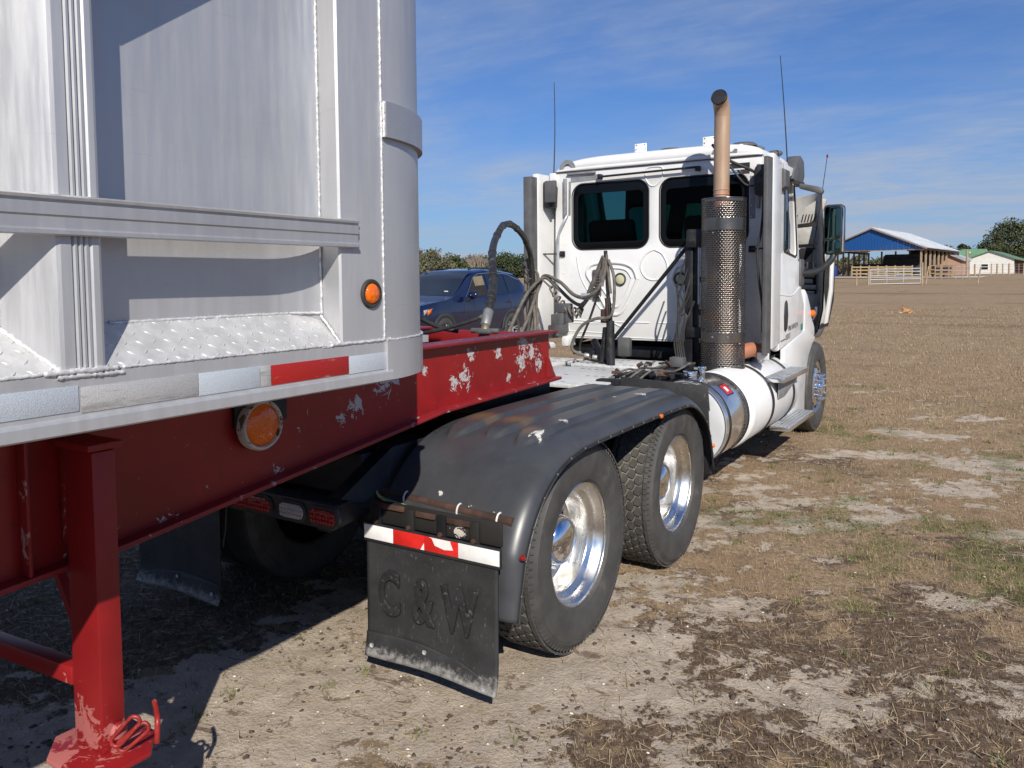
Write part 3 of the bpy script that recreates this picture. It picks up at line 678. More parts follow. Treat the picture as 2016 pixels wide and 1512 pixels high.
# landing legs
m_redring = M('red_painted_rod', (.24, .018, .016), .45, 0, .3, 30, dirt=((.42, .25, .23), .58, .8, 40))
def leg(s):
    def X(a, b): return (min(s*a, s*b), max(s*a, s*b))
    l0, l1 = X(.55, .70)
    L = MB().box(l0, l1, -2.107, -2.035, .40, 1.30).build('landing_leg', m_redleg, TR, bevel=.006)
    MB().box(*X(.513, .715), -2.125, -2.018, 1.305, 1.325).build('leg_cap', m_redflange, L, bevel=.003)
    MB().box(*X(.513, .549), -2.10, -2.04, 1.0, 1.30).build('leg_bracket', m_redflange, L, bevel=.003)
    oc = [(s*.64+.175*math.cos(rad(22+45*i)), -2.075+.14*math.sin(rad(22+45*i))) for i in range(8)]
    MB().prism(oc, 'z', .385, .40).build('foot_plate', m_redleg, L, bevel=.003)
    for (c, la) in ((Vector((s*.738, -2.060, .462)), Vector((.50*s, .42, .72))), (Vector((s*.752, -2.045, .442)), Vector((.55*s, .50, .62)))):
        la.normalize(); sh_ = la.cross(Vector((s*.75, -.62, .2))).normalized(); pts = []
        for i in range(32):
            a = 2*PI*i/32; u = .017*math.cos(a)+.036*(1 if math.cos(a) > 1e-6 else (-1 if math.cos(a) < -1e-6 else 0)); v = .016*math.sin(a)
            pts.append(c+la*u+sh_*v)
        MB().tube(pts, .0062, 8, False, True).build('chain_link', m_redring, L, smooth=70)
    MB().tube(smoothpath([(s*.775, -1.985, .40), (s*.777, -1.983, .445), (s*.770, -1.977, .468), (s*.730, -1.955, .482), (s*.70, -1.94, .485)], 4), .0085, 8).build('hook_rod', m_redring, L, smooth=70)
    MB().sphere((s*.705, -2.06, .452), .028, 12, 8, (.5, 1, 1.1)).build('pin_boss', m_redleg, L, smooth=60)
    return L
LG = leg(1); leg(-1)
MB().bar((.549, -2.085, .600), (-.549, -2.085, .54), .05, .055).build('leg_brace', m_redleg, TR, bevel=.004)
MB().bar((.549, -2.05, .64), (.10, -2.0, 1.13), .03, .03).build('leg_brace', m_redflange, TR, bevel=.003)
MB().bar((-.549, -2.05, .64), (-.10, -2.0, 1.13), .03, .03).build('leg_brace', m_redflange, TR, bevel=.003)
# marker lamp of the trailer's far side is out of sight; rear axles
# ------------------------------------------------------------------ day cab truck
TK = thing('semi_truck', 'white day cab tractor truck with black rear fenders, chrome stack and its hood tilted open', 'truck', (0, 0, 0))
# ---- wheels
def tyre_profile(w, ro, ri):
    h = w/2
    return [(ri, -h+.030), (ri+.012, -h+.014), (ri+.035, -h+.006), (ri+.075, -h+.000), (ri+.12, -h-.004), (ri+.155, -h+.002), (ri+.158, -h+.0055), (ri+.163, -h+.003), (ro-.030, -h+.014), (ro-.022, -h+.019), (ro-.010, -h+.026), (ro-.004, -h+.038),
            (ro, -h+.055), (ro, h-.055), (ro-.004, h-.038), (ro-.010, h-.026), (ro-.022, h-.019), (ro-.030, h-.014), (ri+.163, h-.003), (ri+.158, h-.0055), (ri+.155, h-.002), (ri+.12, h+.004), (ri+.075, h), (ri+.035, h-.006), (ri+.012, h-.014), (ri, h-.030)]
def tread(w, ro, lug=True):
    """hexagonal tread blocks round the tyre, with shoulder ribs"""
    mb = MB(); n = 52; h = w/2-.045; d = .010
    def blk(poly, r0, r1, sh=0.93):
        cx_ = sum(p[0] for p in poly)/len(poly); cy_ = sum(p[1] for p in poly)/len(poly); k = len(poly); vs = []
        for (x, a) in poly: vs.append((x, r0*math.cos(a), r0*math.sin(a)))
        for (x, a) in poly:
            x2 = cx_+(x-cx_)*sh; a2 = cy_+(a-cy_)*sh; vs.append((x2, r1*math.cos(a2), r1*math.sin(a2)))
        mb.add(vs, [tuple(range(k, 2*k))]+[(i, (i+1) % k, (i+1) % k+k, i+k) for i in range(k)])
    st = 2*PI/n
    cols = [(-h*0.72, .026, 0.0), (-h*0.24, .024, .5), (h*0.24, .024, 0.0), (h*0.72, .026, .5)]
    for (xc, hw, ph) in cols:
        for i in range(n):
            a = (i+ph)*st; q = st*0.46
            blk([(xc-hw*.45, a-q), (xc+hw*.75, a-q*.75), (xc+hw, a+q*.15), (xc+hw*.45, a+q), (xc-hw*.75, a+q*.75), (xc-hw, a-q*.15)], ro-d, ro)
    for s in (-1, 1):
        for i in range(n*2):
            a = i*st/2; q = st*.235
            blk([(s*(h+.004), a-q), (s*(w/2-.018), a-q), (s*(w/2-.018), a+q), (s*(h+.004), a+q)], ro-d, ro-.001, .96)
    return mb
WR, WRI = .515, .300
def rim_outer(): # deep dish, outer side of a dual: mouth at x = +.12, disc well inside
    return [(.297, .118), (.303, .113), (.300, .106), (.292, .104), (.286, .100), (.281, .085), (.272, .074), (.270, .062), (.262, .050), (.240, .040), (.236, .028), (.238, .00), (.236, -.05), (.228, -.068), (.19, -.075), (.15, -.082), (.135, -.082), (.001, -.082)]
def wheel(name, tread_on, dish, parent):
    """built about the origin, axle along x, mouth towards +x"""
    T_ = thing(name+'_proto', '', '', (0, 0, 0)) if False else None
    ob = MB().lathe([(WRI, -.10), (WRI, .10)], 'x', (0, 0, 0), 24)
    return ob
def make_wheel(parent, loc, tread_on=True, dish=True, name='drive_wheel', mesh_from=None, flip=False):
    if mesh_from:
        w_ = mesh_from.copy(); COL.objects.link(w_); w_.parent = parent; w_.location = loc
        for c in kids(mesh_from):
            k = c.copy(); COL.objects.link(k); k.parent = w_
        if flip: w_.rotation_euler = (0, 0, PI)
        return w_
    W_ = .28
    w_ = MB().lathe(tyre_profile(W_, WR-(.010 if tread_on else 0), WRI), 'x', (0, 0, 0), 72).build(name, m_tyre, parent, smooth=30, loc=(0, 0, 0))
    w_.location = loc
    if tread_on:
        t_ = tread(W_, WR).build('tread_block', m_lug, w_, smooth=0, loc=(0, 0, 0)); t_['kind'] = 'stuff'
        MB().lathe([(WR-.0095, -W_/2+.058), (WR-.0095, W_/2-.058)], 'x', (0, 0, 0), 72).build('tread_groove', m_dirtgroove, w_, smooth=60, loc=(0, 0, 0))
    else:
        g_ = MB()
        for x in (-.07, -.025, .025, .07): g_.lathe([(WR+.0005, x-.018), (WR+.003, x-.016), (WR+.003, x+.016), (WR+.0005, x+.018)], 'x', (0, 0, 0), 72)
        g_.build('tread_rib', m_lug, w_, smooth=30, loc=(0, 0, 0))
    tk = MB()
    for i in range(96):
        a = 2*PI*i/96
        for sx_ in (-1, 1): tk.bar((sx_*.128, .482*math.cos(a), .482*math.sin(a)), (sx_*.1185, .498*math.cos(a), .498*math.sin(a)), .006, .004)
    tk.build('shoulder_tick', m_tyre, w_, smooth=0, loc=(0, 0, 0))['kind'] = 'stuff'
    if dish:
        MB().lathe(rim_outer(), 'x', (0, 0, 0), 64).build('rim', m_rim, w_, smooth=50, loc=(0, 0, 0))
        hub = MB().lathe([(.128, -.081), (.126, -.02), (.118, .02), (.10, .040), (.06, .056), (.0001, .060)], 'x', (0, 0, 0), 32)
        hub.build('hub_cap', m_chrome, w_, smooth=60, loc=(0, 0, 0))
        ln = MB()
        for i in range(10):
            a = 2*PI*i/10; ln.cyl((-.08, .168*math.cos(a), .168*math.sin(a)), (-.045, .168*math.cos(a), .168*math.sin(a)), .016, 6)
        ln.build('lug_nut', m_chrome, w_, smooth=30, loc=(0, 0, 0))['kind'] = 'stuff'
    else:
        MB().lathe([(.297, .118), (.303, .113), (.298, .106), (.283, .098), (.278, .085), (.270, .080), (.245, .090), (.215, .108), (.18, .122), (.13, .126), (.001, .126)], 'x', (0, 0, 0), 64).build('rim', m_rim, w_, smooth=50, loc=(0, 0, 0))
        ho = MB()
        for i in range(10):
            a = 2*PI*(i+.5)/10; ho.sphere((.100, .228*math.cos(a), .228*math.sin(a)), .024, 12, 6, (.55, 1, 1))
        ho.build('hand_hole', m_blacksteel, w_, smooth=60, loc=(0, 0, 0))['kind'] = 'stuff'
        for i in range(10):
            a = 2*PI*i/10; cy_, cz_ = .142*math.cos(a), .142*math.sin(a)
            MB().lathe([(.024, .120), (.022, .135), (.0205, .185), (.016, .198), (.0001, .203)], 'x', (0, cy_, cz_), 12).build('lug_cap', m_chrome, w_, smooth=50, loc=(0, 0, 0))
        MB().lathe([(.108, .12), (.106, .15), (.098, .175), (.070, .195), (.0001, .200)], 'x', (0, 0, 0), 28).build('hub_cap', m_chrome, w_, smooth=60, loc=(0, 0, 0))
    return w_
AX = (0.0, 1.32)
w0 = make_wheel(TK, (1.08, 0, .502))
make_wheel(TK, (1.08, 1.32, .502), mesh_from=w0).rotation_euler = (rad(31), 0, 0)
for y in AX:
    a_ = make_wheel(TK, (-1.08, y, .502), mesh_from=w0, flip=True)
inner = MB().lathe(tyre_profile(.28, WR, WRI), 'x', (0, 0, 0), 48).build('inner_drive_tyre', m_tyre, TK, smooth=30, loc=(0, 0, 0)); inner.location = (.74, 0, .502)
for (x, y) in ((.74, 1.32), (-.74, 0), (-.74, 1.32)):
    o = inner.copy(); COL.objects.link(o); o.parent = TK; o.location = (x, y, .502)
MB().box(1.2215, 1.2225, -.305, -.280, .385, .44).build('tyre_tag', m_tapewhite, TK)
sw = make_wheel(TK, (.98, 6.20, .520), False, False, 'steer_wheel')
make_wheel(TK, (-1.05, 6.20, .520), mesh_from=sw, flip=True)
# ---- chassis
def rail_(s):
    x0, x1 = (s*.43-.04, s*.43+.04)
    mb = MB().prism([(-.95, .70), (-.95, .80), (-.53, 1.00), (7.0, 1.00), (7.0, .74), (-.5, .74)], 'x', x0, x1)
    return mb.build('frame_rail', m_blacksteel, TK, bevel=.006)
rail_(1); rail_(-1)
for y in (-.62, .66, 2.2, 3.4): MB().box(-.39, .39, y-.04, y+.04, .78, .98).build('cross_member', m_blacksteel, TK, bevel=.006)
for y in AX:
    MB().cyl((-.95, y, .50), (.95, y, .50), .075, 14).build('axle', m_blacksteel, TK)
    MB().sphere((0, y, .52), .22, 14, 10, (1, 1, .9)).build('differential', m_blacksteel, TK)
MB().box(-.42, .42, .3, 1.1, 1.02, 1.155).build('fifth_wheel', m_blacksteel, TK, bevel=.02)
MB().box(.20, .47, .95, 1.35, .90, 1.0).build('fifth_wheel_slide', m_blacksteel, TK, bevel=.01)
# tail light bar
tb = MB().prism(rrect(-.55, .55, .728, .838, .045, 5), 'y', -.985, -.960).build('tail_light_bar', m_black, TK, bevel=.003)
MB().box(-.55, .55, -.962, -.90, .835, .841).build('bar_shelf', m_blacksteel, tb)
for (x, mt, nm) in ((.075, m_redlens, 'tail_lamp'), (.285, m_clear, 'reverse_lamp'), (.475, m_redlens, 'tail_lamp'), (-.285, m_clear, 'reverse_lamp'), (-.075, m_redlens, 'tail_lamp'), (-.475, m_redlens, 'tail_lamp')):
    hw = .075
    MB().prism(rrect(x-hw-.012, x+hw+.012, .738, .828, .044, 6), 'y', -.995, -.9855).build('lamp_grommet', m_rubber, tb, bevel=.003)
    MB().prism(rrect(x-hw, x+hw, .751, .815, .031, 6), 'y', -1.001, -.9945).build(nm, mt, tb, bevel=.003)
    ld = MB()
    for i in range(8):
        for j in range(3): ld.sphere((x-hw+.012+i*.018, -1.001, .764+j*.019), .0075, 8, 5, (1, .6, 1))
    ld.build('lens_bead', mt, tb, smooth=60)['kind'] = 'stuff'
MB().prism([(-.55, .74), (-.95, .83), (-.95, .81), (-.55, .72)], 'x', .475, .49).build('tail_bracket', m_blacksteel, TK)
# ---- rear fenders
RIM = [(-.712, .395), (-.700, .454), (-.645, .65), (-.53, .827), (-.356, .950), (-.16, .998), (.054, 1.010), (.626, 1.014), (1.095, 1.012), (1.35, 1.000), (1.50, .955), (1.64, .875), (1.735, .775), (1.80, .63), (1.834, .505)]
RP = [Vector((0, p[0], p[1])) for p in RIM]
RSM = smoothpath(RP, 9)
cl = [0.0]
for i in range(1, len(RSM)): cl.append(cl[-1]+(RSM[i]-RSM[i-1]).length)
def rimat(u):
    t = u*cl[-1]; i = int(np.searchsorted(cl, t)); i = min(max(i, 1), len(cl)-1)
    k = (t-cl[i-1])/(cl[i]-cl[i-1]); p = RSM[i-1].lerp(RSM[i], k); d = (RSM[i]-RSM[i-1]).normalized()
    return p, Vector((0, -d.z, d.y))
def fender_pt(u, v):
    p, nr = rimat(u)
    x = lerp(.515, 1.272, v)
    # outer edge rolls over
    off = .058
    if x > 1.165:
        k = (x-1.165)/(1.272-1.165); off = .058*math.sqrt(max(0, 1-k*k))-.012*k**4
    fl = min(1, max(0, (u-.03)/.05))  # flat at the rear hem
    off = off*(0.55+.45*fl)
    # three pressed ribs along the top
    if x < 1.2:
        for xc, ys in ((.655, -.30), (.855, -.27), (1.045, -.30)):
            hw = .074; y = p.y
            e = 1.0
            if y < ys+.17: e = math.sqrt(max(0, 1-((ys+.17-y)/.17)**2)) if y > ys else 0
            if y > 1.52: e = max(0, 1-(y-1.52)/.2)
            if e > 0:
                k = abs(x-xc)/(hw*max(e, .05))
                h = min(1, max(0, (1.0-k)/.20)); h = .029*h*h*(3-2*h)
                off += h*min(1, e*1.15)**1.3
    q = p+nr*off
    return (x, q.y, q.z)
def fender(s):
    f_ = MB().grid(lambda u, v: (lambda q: (s*q[0], q[1], q[2]))(fender_pt(u, v)), 190, 110)
    o = f_.build('rear_fender', m_fender, TK, smooth=50, solid=.006)
    # rolled hem along the outer edge with clips
    hem = MB().tube([(s*1.273, rimat(i/90)[0].y+rimat(i/90)[1].y*-.010, rimat(i/90)[0].z-rimat(i/90)[1].z*.010) for i in range(91)], .0055, 6)
    hem.build('fender_hem', m_black, o, smooth=60)
    cp = MB()
    for i in range(3, 88, 4):
        p, n_ = rimat(i/90); cp.sphere((s*1.276, p.y-n_.y*.004, p.z-n_.z*.004), .0065, 8, 5, (.7, 1, 1))
    cp.build('edge_rivet', m_greyplastic, o, smooth=60)['kind'] = 'stuff'
    return o
FR = fender(1); fender(-1)
def lampdot(y, z, x, mt, r=.016):
    MB().lathe([(r, -.002), (r*.95, .008), (r*.6, .014), (.0001, .016)], 'x', (x, y, z), 14).build('fender_lamp', mt, FR, smooth=60)
lampdot(-.675, .655, 1.272, m_redlens, .013); lampdot(.85, 1.005, 1.272, m_amber, .013); lampdot(1.80, .66, 1.272, m_amber, .014)
# inner skirt, splash board in front, front flap
MB().box(.54, .56, -.30, 1.55, .86, 1.05).build('fender_skirt', m_black, TK, bevel=.003)
MB().prism([(.50, .88), (1.19, .86), (1.175, 1.035), (.515, 1.062)], 'y', 1.985, 1.997).build('splash_board', m_flap, TK, bevel=.003)
MB().add([(1.06, 1.90, .90), (1.225, 1.84, .90), (1.245, 1.85, .45), (1.08, 1.91, .44), (1.06, 1.912, .90), (1.228, 1.852, .90), (1.248, 1.862, .45), (1.08, 1.922, .44)],
         [(0, 1, 2, 3), (7, 6, 5, 4), (0, 4, 5, 1), (1, 5, 6, 2), (2, 6, 7, 3), (3, 7, 4, 0)]).build('front_flap', m_flap, TK, bevel=.002)
MB().box(.98, 1.20, 1.80, 1.81, .50, .80).build('front_flap_backing', m_greyplastic, TK, bevel=.002)
# fender mounting pipe, wires, ties
MB().cyl((.30, -.600, .808), (1.205, -.630, .778), .0205, 14).build('fender_pipe', m_rust, TK, smooth=40)
for i, (dy, dz, mt) in enumerate(((0, 0, m_wireg), (-.004, -.006, m_wirey), (.004, -.010, m_black))):
    r_ = random.Random(i)
    MB().tube(smoothpath([(.42+i*.01, -.60+dy, .85), (.50, -.66+dy, .80+dz), (.66, -.655+dy, .775+dz), (.80, -.660+dy, .758+dz), (.95, -.668+dy, .742+dz), (1.08, -.668+dy, .738+dz), (1.165, -.66+dy, .742+dz)], 6), .0035, 6).build('wire', mt, TK, smooth=60)
for x in (.62, .925, 1.135):
    zz = lerp(.808, .778, (x-.30)/.905); yy = lerp(-.60, -.63, (x-.30)/.905)
    MB().tube([(x, yy+.027*math.cos(rad(a)), zz-.006+.034*math.sin(rad(a))) for a in range(0, 360, 20)], .0042, 6, False, True).build('zip_tie', m_zip, TK, smooth=60)
# mudflap with its hanger
def hanger(s):
    X = lambda a, b: (min(s*a, s*b), max(s*a, s*b))
    MB().box(*X(.520, 1.225), -.752, -.742, .712, .812).build('flap_hanger', m_chipblack, TK, bevel=.002)
    for i, xc in enumerate((.575, .76, .93, 1.10)):
        H = MB().box(*X(xc-.022, xc+.022), -.768, -.7545, .700, .800).build('hinge_plate', m_chipblack if i % 2 else m_blacksteel, TK, bevel=.002)
        MB().cyl((s*xc, -.770, .722), (s*xc, -.779, .722), .011, 6).build('bolt', m_rust, H)
    for (a, b, z) in ((.56, .725, .800), (.79, .895, .792), (.955, 1.085, .790)):
        MB().box(*X(a, b), -.764, -.7525, z-.018, z+.006).build('hanger_strip', m_rust, TK, bevel=.003)
    MB().box(*X(.503, 1.232), -.775, -.762, .628, .712).build('tape_plate', m_black, TK, bevel=.002)
    def Zt(x): return 0
    for (a, b, mt) in ((.508, .675, m_tapewhite), (.676, .848, m_tapered), (.849, 1.025, m_tapered), (1.026, 1.228, m_tapewhite)):
        MB().box(*X(a, b), -.7775, -.7752, .641, .704).build('reflective_tape', mt, TK, bevel=.0006)
    def fp(u, v):
        x = lerp(.512, 1.212, u); z = lerp(.640, .105, v)
        y = -.766
        if z < .235: y -= .020*((.235-z)/.13)**2
        y -= .012*math.sin(u*PI)*v+.006*math.sin(u*7+1)*v
        if z < .2: z += .014*math.sin(u*PI*1.1)
        return (s*x, y, z)
    MF = MB().grid(fp, 40, 50).build('mudflap', m_flap, TK, smooth=60, solid=.009)
    st = MB().grid(lambda u, v: (lambda q: (q[0], q[1]-.006, q[2]))(fp(u, lerp(.80-.16*u*0+.10*abs(u-.35)**1.5*0-(.085*(1-(2*u-.7)**2) if 0 else 0)+.0, .985, v) if 0 else lerp(.80-.05*math.sin(PI*u)+.13*u*u, .992, v))), 36, 8)
    st.build('flap_stiffener', m_flap, MF, smooth=60, solid=.005)
    for (u, v) in ((.06, .90), (.48, .85), (.93, .955)):
        q = fp(u, v); MB().lathe([(.011, -.001), (.009, .004), (.0001, .006)], 'y', (q[0], q[1]-.013, q[2]), 10).build('bolt', m_galv, MF)
    return MF
MF = hanger(1); hanger(-1)
for ch, x in (('C', .650), ('&', .835), ('W', 1.030)):
    text('flap_letter', ch, .265, .004, frame((1, 0, 0), (0, 0, 1), (x, -.7785, .405)), m_flapletter, MF, .0022, .62 if ch == 'W' else .66, .007)
# fresh chips on the tape
MB().prism([(.985, .700), (1.0, .668), (.955, .662), (.905, .672), (.89, .700), (.875, .7035), (.99, .7035)], 'y', -.7786, -.7778).build('tape_tear', m_tapewhite, MF)
MB().prism([(.828, .642), (.848, .642), (.847, .672), (.842, .664)], 'y', -.7786, -.7778).build('tape_tear', m_tapewhite, MF)
# ---- deck behind the cab
for (a, b, c_, d, z) in ((-.42, .43, 1.75, 2.80, 1.013), (-.36, .42, 2.86, 3.42, 1.033), (-1.1, -.52, 2.75, 3.45, 1.013)):
    dk = MB().box(a, b, c_, d, z-.03, z).build('deck_plate', m_deck, TK, bevel=.005)
    sl_ = MB(); rr = random.Random(int(z*1000+a*100))
    for row in range(3):
        yy = lerp(c_+.1, d-.1, row/2)
        for i in range(12):
            if rr.random() < .6: xx = lerp(a+.06, b-.06, i/11); sl_.box(xx-.018, xx+.018, yy-.006, yy+.006, z+.0005, z+.0015)
    sl_.build('deck_slot', m_blacksteel, dk)['kind'] = 'stuff'
for i in range(6):
    MB().box(.30+.05*(i % 2), .52+.04*(i % 3), 2.0+.23*i, 2.1+.23*i, .93, 1.03+.02*(i % 2)).build('valve_block', m_blacksteel, TK, bevel=.012)
_r = random.Random(5)
for i in range(16):
    x, y = _r.uniform(.30, .68), _r.uniform(2.05, 3.3); a = _r.uniform(0, 3.1); l = _r.uniform(.03, .09); z = _r.uniform(1.0, 1.07)
    MB().cyl((x, y, z), (x+l*math.cos(a), y+l*math.sin(a), z+_r.uniform(-.01, .03)), _r.uniform(.012, .026), 8).build('air_fitting', _r.choice([m_blacksteel, m_greyplastic, m_crimp, m_rust]), TK, bevel=.002)
for i in range(5):
    x = _r.uniform(.3, .6); MB().tube(smoothpath([(x, 2.0, .98), (x+_r.uniform(-.05, .1), 2.35, 1.05+_r.uniform(0, .05)), (x+_r.uniform(-.08, .1), 2.75, 1.03), (x+_r.uniform(0, .1), 3.15, 1.06)], 6), .008, 6).build('chassis_hose', _r.choice([m_rubber, m_dustyhose]), TK, smooth=60)
MB().box(.50, .62, 3.02, 3.12, 1.03, 1.115).build('valve_block', m_greyplastic, TK, bevel=.01)
for i in range(4): MB().tube(smoothpath([(.45+.03*i, 2.1, .98), (.5+.02*i, 2.5, 1.02+.01*i), (.48, 2.9, 1.0), (.56+.03*i, 3.25, 1.05)], 6), .011, 6).build('chassis_hose', m_rubber, TK, smooth=60)
# ---- tanks
m_whead = M('sunlit_tank_head', (0.66, 0.67, 0.69), 0.45, 0.25, 0.06, 4)  # lighter, duller than the tank metal so the sunlit end looks bright
def tank(name, mt, y0, y1, cx_, cz_, r, dome0):
    pr = [(.0001, -.055*dome0), (r*.5, -.045*dome0), (r*.86, -.018*dome0), (r*.97, 0.0), (r, .02), (r, y1-y0-.02), (r*.97, y1-y0), (r*.8, y1-y0+.02), (.0001, y1-y0+.05)]
    return MB().lathe(pr, 'y', (cx_, y0, cz_), 64).build(name, mt, TK, smooth=40)
HT = tank('hydraulic_tank', m_tankalu, 2.32, 2.96, .885, .685, .325, .4)
MB().lathe([(.317, .0), (.325, -.006), (.327, .008), (.325, .016)], 'y', (.885, 2.318, .685), 64).build('tank_seam', m_galv, HT, smooth=50)
FT = tank('fuel_tank', m_white2, 3.10, 4.72, .875, .67, .335, 1.0)
def strap(T_, y, cx_, cz_, r, w_=.05):
    MB().lathe([(r+.001, -w_/2-.008), (r+.008, -w_/2-.004), (r+.008, w_/2+.004), (r+.001, w_/2+.008)], 'y', (cx_, y, cz_), 64).build('tank_strap', m_blacksteel, T_, smooth=30)
strap(HT, 2.415, .885, .685, .325, .018); strap(HT, 2.90, .885, .685, .325, .018)
strap(FT, 3.70, .875, .67, .335, .05); strap(FT, 4.50, .875, .67, .335, .05)
MB().lathe([(.336, -.012), (.340, 0), (.336, .012)], 'y', (.875, 3.16, .67), 64).build('tank_seam', m_white2, FT, smooth=60)
def onT(cx_, cz_, r, a, y): return Vector((cx_+r*math.cos(rad(a)), y, cz_+r*math.sin(rad(a))))
# sticker bent round the hydraulic tank
def stick(name, y0, y1, a0, a1, r, mt, parent):
    return MB().grid(lambda u, v: tuple(onT(.885, .685, r, lerp(a0, a1, v), lerp(y0, y1, u))), 2, 8).build(name, mt, parent, smooth=60)
MB().lathe([(.0001, -.026), (.16, -.021), (.28, -.010), (.314, -.002)], 'y', (.885, 2.317, .685), 64).build('tank_head', m_whead, HT, smooth=60)
stick('sticker', 2.57, 2.74, 38, 58, .3262, m_black, HT)
stick('sticker', 2.585, 2.725, 40, 56, .3268, m_labelred, HT); stick('sticker_text', 2.63, 2.68, 44, 52, .3273, m_tapewhite, HT)
cp_ = MB().cyl((.87, 2.50, 1.0), (.87, 2.50, 1.055), .05, 12).cyl((.87, 2.50, 1.055), (.87, 2.50, 1.072), .058, 8)
cp_.cyl((.93, 2.60, 1.0), (.93, 2.60, 1.075), .022, 10).cyl((.93, 2.60, 1.075), (.93, 2.60, 1.10), .034, 8)
cp_.build('filler_cap', m_chrome, HT, bevel=.004)
MB().box(.60, .80, 2.48, 2.52, 1.04, 1.05).build('filler_pipe', m_blacksteel, HT)
MB().cyl((.95, 4.10, .98), (.99, 4.10, 1.045), .055, 14).build('filler_cap', m_galv, FT, bevel=.006)
pv = MB()
for i in range(7):
    for j in range(10):
        a = 60+j*3.6; y = 3.04+.055*i
        q = [onT(.875, .67, .3425, a+da, y+dy) for da, dy in ((-1.2, -.02), (1.2, -.02), (1.2, .02), (-1.2, .02))]; q2 = [onT(.875, .67, .3445, a+da, y+dy) for da, dy in ((-1.2, -.02), (1.2, -.02), (1.2, .02), (-1.2, .02))]
        pv.add(q+q2, [(4, 5, 6, 7), (0, 1, 5, 4), (1, 2, 6, 5), (2, 3, 7, 6), (3, 0, 4, 7)])
# ---- steps
def step(z, x0, x1, y0, y1):
    s_ = MB().box(x0, x1, y0, y1, z-.045, z-.006).build('step', m_tankalu, TK, bevel=.004)
    n = 5
    for i in range(n):
        a = lerp(x0, x1, i/n)+.004; b_ = lerp(x0, x1, (i+1)/n)-.004
        MB().box(a, b_, y0+.004, y1-.004, z-.005, z).build('step_slat', m_galv, s_, bevel=.0015)
    return s_
step(.905, 1.125, 1.30, 3.72, 4.70); step(.395, 1.07, 1.255, 4.15, 5.25)
for (y, z0, z1) in ((3.78, .42, .87), (4.52, .42, .87), (4.25, .28, .40), (5.0, .28, .40)):
    MB().bar((.98, y, z0), (1.16, y+.05, z1-.01), .05, .02).build('step_bracket', m_blacksteel, TK, bevel=.004)
MB().box(.45, 1.10, 4.22, 4.34, .31, .35).build('step_bracket', m_blacksteel, TK, bevel=.004)
MB().box(.45, 1.10, 4.92, 5.02, .31, .35).build('step_bracket', m_blacksteel, TK, bevel=.004)
MB().prism([(3.84, .855), (4.66, .855), (4.55, .80), (4.1, .70), (3.84, .70)], "x", 1.215, 1.225).build('step_skirt', m_tapegrey, TK, bevel=.003)
MB().box(.78, .98, 3.35, 3.62, .33, .365).build('tank_cradle', m_blacksteel, TK, bevel=.006)
# ---- cab (rear wall at y = 4.0, centred a little left of the frame)
CXC = -.06; HW = 1.08; ZF, ZSM, ZR = 1.165, 2.905, 3.045
YR, YFW = 4.0, 5.62
def fr_y(y): return frame((1, 0, 0), (0, 0, 1), (0, y, 0))      # u = x, v = z, plate faces -y
winL = rrect(-.935, -.088, 2.090, 2.765, .125, 8); winR = rrect(.028, .889, 2.090, 2.757, .125, 8)
wall = [(CXC-HW+.005, ZF+.02), (CXC-HW+.06, ZF), (CXC+HW-.06, ZF), (CXC+HW-.005, ZF+.02), (CXC+HW, 2.2), (CXC+HW-.012, ZSM), (CXC-HW+.012, ZSM), (CXC-HW, 2.2)]
CW = panel('cab_rear_wall', wall, [winL, winR], .05, fr_y(YR+.025), m_white, TK, .008)
for wn_, hole in (('l', (-.935, -.088, 2.090, 2.765)), ('r', (.028, .889, 2.090, 2.757))):
    a, b, c_, d = hole
    ring_o = rrect(a+.002, b-.002, c_+.002, d-.002, .123, 8); ring_i = rrect(a+.062, b-.062, c_+.075, d-.10, .05, 5)
    G = panel('rear_window', rrect(a+.003, b-.003, c_+.003, d-.003, .122, 8), [], .006, fr_y(YR+.020), m_glass, TK, .001)
    panel('window_frit', ring_o, [ring_i], .004, fr_y(YR+.013), m_frit, G, .0008)
    MB().tube([(p[0], YR-.001, p[1]) for p in rrect(a-.003, b+.003, c_-.003, d+.003, .128, 10)], .006, 6, False, True).build('window_seal', m_rubber, G, smooth=60)
# pressed shapes of the back wall
def bead(pts, r=.011, closed=True, name='pressed_rib'):
    P = smoothpath([(x, YR-.000, z) for x, z in pts]+([(pts[0][0], YR, pts[0][1])] if closed else []), 7)
    MB().tube(P, r, 8, not closed, False).build(name, m_white, CW, smooth=80)
for s in (-1, 1):
    def q(l): return [(CXC+.035+s*x, z) for x, z in l]
    bead(q([(.18, 1.78), (.22, 1.88), (.30, 1.93), (.42, 1.95), (.58, 1.95), (.70, 1.92), (.74, 1.84), (.68, 1.74), (.60, 1.62), (.50, 1.46), (.42, 1.42), (.34, 1.46), (.26, 1.60)]), .018)
    bead(q([(.24, 1.79), (.30, 1.87), (.42, 1.895), (.58, 1.89), (.65, 1.84), (.60, 1.74), (.50, 1.60), (.42, 1.50), (.36, 1.54), (.29, 1.66)]), .012)
    bead(q([(.86, 2.02), (.80, 1.78), (.62, 1.52), (.44, 1.34), (.30, 1.28)]), .008, False)
    bead(q([(.92, 1.36), (.60, 1.345), (.30, 1.345), (.05, 1.345)]), .007, False)
    bead(q([(.95, 1.24), (.93, 1.32), (.70, 1.325), (.40, 1.32), (.38, 1.235), (.70, 1.232)]), .006)
bead([(-.03, 2.07), (.06, 2.02), (.11, 1.90), (.06, 1.80), (-.03, 1.77), (-.12, 1.80), (-.17, 1.90), (-.12, 2.02)], .009)
bead([(-.12, 2.84), (-.09, 2.875), (.03, 2.875), (.06, 2.84), (.05, 2.76), (-.01, 2.70), (-.07, 2.70), (-.12, 2.77)], .008)
